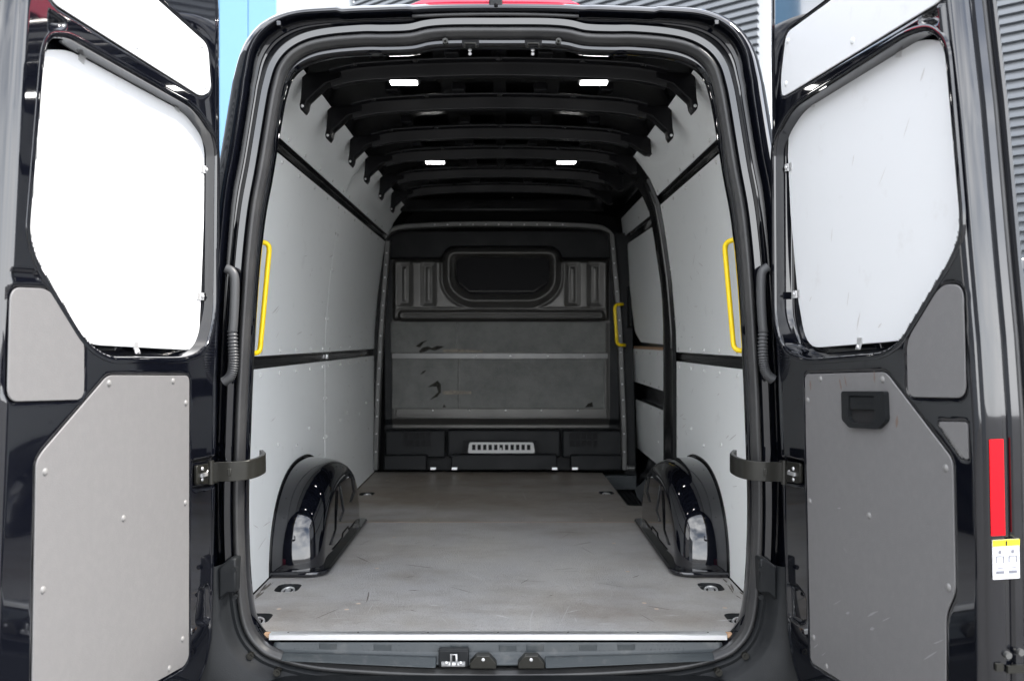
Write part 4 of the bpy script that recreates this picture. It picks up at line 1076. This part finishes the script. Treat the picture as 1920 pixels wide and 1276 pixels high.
marks('board_smears', lambda a, b: RW(a, b, -0.0374), [(*RQ(x, y, -0.038), an, L, w) for x, y, an, L, w in ((1600, 300, 1.2, 0.03, 0.004), (1655, 330, 0.9, 0.05, 0.003), (1560, 440, 1.4, 0.04, 0.004), (1700, 240, 1.0, 0.05, 0.003), (1590, 560, 1.3, 0.04, 0.004), (1610, 602, 1.2, 0.05, 0.006), (1650, 610, 0.6, 0.02, 0.006), (1520, 560, 0.8, 0.02, 0.006), (1730, 140, 1.0, 0.03, 0.006))], 'wsmear', rd)
for s_ in (-1, 1):
    marks('lining_scuffs', lambda a, b: (s_ * (wallx(b) - 0.0006), a, b), [(random.uniform(2.9, 4.3 if s_ > 0 else 5.8), random.choice((random.uniform(0.66, 1.4), random.uniform(1.52, 2.0))), random.gauss(0, 0.5), random.uniform(0.02, 0.12), random.uniform(0.002, 0.005)) for _ in range(34)], 'wsmear', van)
# recessed pull handle on the shaded door
outer = round_poly([RQ(*p) for p in ((1585, 733), (1667, 733), (1669, 788), (1653, 804), (1600, 801), (1586, 786))], 0.008)
inner = round_poly([RQ(*p) for p in ((1599, 741), (1648, 742), (1648, 783), (1640, 794), (1607, 793), (1598, 783))], 0.006)
hb = extrude_poly('pull_handle', outer, lambda a, b, w: RW(a, b, w), -0.004, 0.012, 'plastic', rd, holes=[inner]); bevel(hb, 0.003)
hb['label'] = 'black recessed pull handle'
ctr = (sum(p[0] for p in inner) / len(inner), sum(p[1] for p in inner) / len(inner))
extrude_poly('handle_cup', inner, lambda a, b, w: RW(a, b, w), 0.0008, 0.0014, 'void', rd)
extrude_poly('handle_grip', [RQ(*p) for p in ((1599.5, 742), (1647.5, 743), (1647.5, 768), (1599.5, 767))], lambda a, b, w: RW(a, b, w), 0.0, 0.009, 'plastic', rd, bev=0.002)

# reflector, warning sticker, bolts and latch on the free edge of the shaded door
def edge_basis(v):
    fr = sorted([RQ(*p) for p in RS['free']], key=lambda p: p[1]); u = float(np.interp(v, [p[1] for p in fr], [p[0] for p in fr]))
    return u
def E(w, z, out=0.0):                                # point on the free edge face: w across the door's thickness
    v = z - 1.54; return RW(edge_basis(v) + 0.0115 + out, v, w)
def eplate(name, w0, w1, z0, z1, m, parent, out=0.0015, th=0.0012):
    vtx = [E(w, z, o) for o in (out - th, out) for z in (z0, z1) for w in (w0, w1)]
    return mesh_obj(name, vtx, [(0, 1, 3, 2), (4, 6, 7, 5), (0, 2, 6, 4), (1, 5, 7, 3), (0, 4, 5, 1), (2, 3, 7, 6)], m, parent)
zpx = lambda py: CZ - (py - VY) / F * 1.71
rf = eplate('red_reflector', -0.017, -0.047, zpx(1006), zpx(825), 'red', rd)
sk = eplate('warning_sticker', -0.018, -0.076, zpx(1088), zpx(1014), 'sticker', rd, out=0.0035, th=0.002)
eplate('sticker_header', -0.018, -0.076, zpx(1026), zpx(1014), 'stickyel', rd, out=0.0045)
eplate('warning_triangle', -0.045, -0.049, zpx(1025), zpx(1016), 'void', rd, out=0.0052)
for w0 in (-0.024, -0.052):
    for ya, yb, k0_, k1_ in ((1033, 1040, 0.006, 0.012), (1044, 1046, 0.0, 0.018), (1046, 1058, 0.0, 0.002), (1046, 1058, 0.016, 0.018), (1066, 1068, 0.002, 0.016), (1072, 1078, 0.0, 0.018)):
        eplate('pictogram', w0 - k0_, w0 - k1_, zpx(yb), zpx(ya), 'print', rd, out=0.0048)
for w, py in ((-0.047, 1232), (-0.075, 1228)):
    c = E(w, zpx(py)); mb = MB(); mb.tube([tuple(c), tuple(c + RU * 0.008)], 0.007, 12); mb.build('edge_bolt', 'strip', rd, True, 40)
for w, py, a, b in ((-0.02, 1252, 0.016, 0.012), (-0.045, 1258, 0.05, 0.010)):
    eplate('latch', w, w - a, zpx(py + 8), zpx(py - 6), 'dsteel', rd, out=0.007, th=0.006)
# lock pillar cover on the outer edge
vtx = []
for py in (0, 4):
    pass
c0 = E(-0.118, zpx(480), -0.02); c1 = E(-0.118, zpx(760), -0.02)
mb = MB(); mb.tube([tuple(E(-0.128, zpx(y), -0.03)) for y in (470, 485, 520, 600, 700, 745, 760)], [0.004, 0.022, 0.028, 0.028, 0.028, 0.022, 0.004], 14); mb.build('outer_hinge_cover', 'paint', rd, True)

# ---- check straps
def strap(s, Wf, Qf, rotv):
    # plan path
    zc = 1.159; hgt = 0.056
    plan = catmull([(-0.835, 2.50, 0), (-0.806, 2.500, 0), (-0.770, 2.494, 0), (-0.735, 2.505, 0), (-0.716, 2.53, 0), (-0.708, 2.575, 0), (-0.712, 2.63, 0), (-0.74, 2.70, 0)], 6)
    v = []; f = []; th = 0.012; n = len(plan)
    for i, p in enumerate(plan):
        t = (plan[min(i + 1, n - 1)] - plan[max(i - 1, 0)]).normalized(); nn = Vector((t.y, -t.x, 0))
        zz = zc + 0.012 * (i / n)
        for q in (p - nn * th / 2, p + nn * th / 2):
            v += [(-s * q.x * -1 if False else (q.x if s < 0 else -q.x), q.y, zz - hgt / 2), ((q.x if s < 0 else -q.x), q.y, zz + hgt / 2)]
    for i in range(n - 1):
        a, b = i * 4, i * 4 + 4
        f += [(a, a + 1, b + 1, b), (a + 2, b + 2, b + 3, a + 3), (a + 1, a + 3, b + 3, b + 1), (a, b, b + 2, a + 2)]
    f += [(0, 2, 3, 1), (4 * n - 4, 4 * n - 3, 4 * n - 1, 4 * n - 2)]
    st3 = mesh_obj('check_strap', v, f, 'dsteel', van, smooth=True, autosmooth=40)
    bevel(st3, 0.0015)
    x = lambda a: a if s < 0 else -a
    mb = MB(); mb.tube([(x(-0.828), 2.498, zc - 0.034), (x(-0.828), 2.498, zc + 0.034)], 0.0085, 12); mb.build('strap_pin', 'dsteel', st3, True, 40)
    mb = MB(); mb.box((x(-0.772), 2.489, zc + 0.002), (0.011, 0.006, 0.022)); bevel(mb.build('strap_stop', 'dsteel', st3), 0.002)
    return st3
for s, Qf, Wf, rt, br, pts in ((-1, LQ, LW, LR_, ld, [(367, 872), (406, 866), (406, 905), (367, 908)]), (1, RQ, RW, RR_, rd, [(1462, 862), (1502, 868), (1502, 906), (1462, 900)])):
    strap(s, Wf, Qf, rt)
    pl = extrude_poly('strap_bracket', round_poly([Qf(*p) for p in pts], 0.008), lambda a, b, w, Wf=Wf: Wf(a, b, w), -0.006, 0.004, 'dsteel', br, bev=0.002)
    xm = pts[0][0]; xs2 = (377, 377, 387) if s < 0 else (1490, 1490, 1482)
    for xx, yy in zip(xs2, (878, 898, 884)):
        u, v = Qf(xx, yy); inst(SRIV, 'bolt', Wf(u, v, 0.004), br, rt)
    u, v = Qf(*( (380, 889) if s < 0 else (1488, 887))); 
    extrude_poly('strap_tongue', [(u - 0.02, v - 0.005), (u + 0.02, v - 0.005), (u + 0.02, v + 0.005), (u - 0.02, v + 0.005)], lambda a, b, w, Wf=Wf: Wf(a, b, w), 0.004, 0.010, 'steel', br)

# ---- cable conduits between door and pillar
for s in (-1, 1):
    pts = [(424, 503), (434, 508), (440, 522), (440, 560), (438, 600), (436, 622)] if s < 0 else [(1440, 500), (1430, 508), (1427, 522), (1427, 560), (1429, 600), (1431, 622)]
    Yc = 2.615
    mb = MB(); mb.tube(catmull([tuple(p) for p in ppath(pts, Yc)], 6), 0.0135, 14); cd = mb.build('cable_conduit', 'conduit', van, True)
    pts = [(436, 620), (437, 650), (438, 675), (436, 695), (430, 708), (419, 716)] if s < 0 else [(1431, 620), (1430, 650), (1431, 675), (1434, 692), (1440, 704), (1450, 712)]
    path = catmull([tuple(p) for p in ppath(pts, Yc)], 18)
    mb = MB(); mb.tube(path, [0.0155 if i % 4 < 2 else 0.0118 for i in range(len(path))], 14); mb.build('bellows', 'conduit', cd, True, 80)
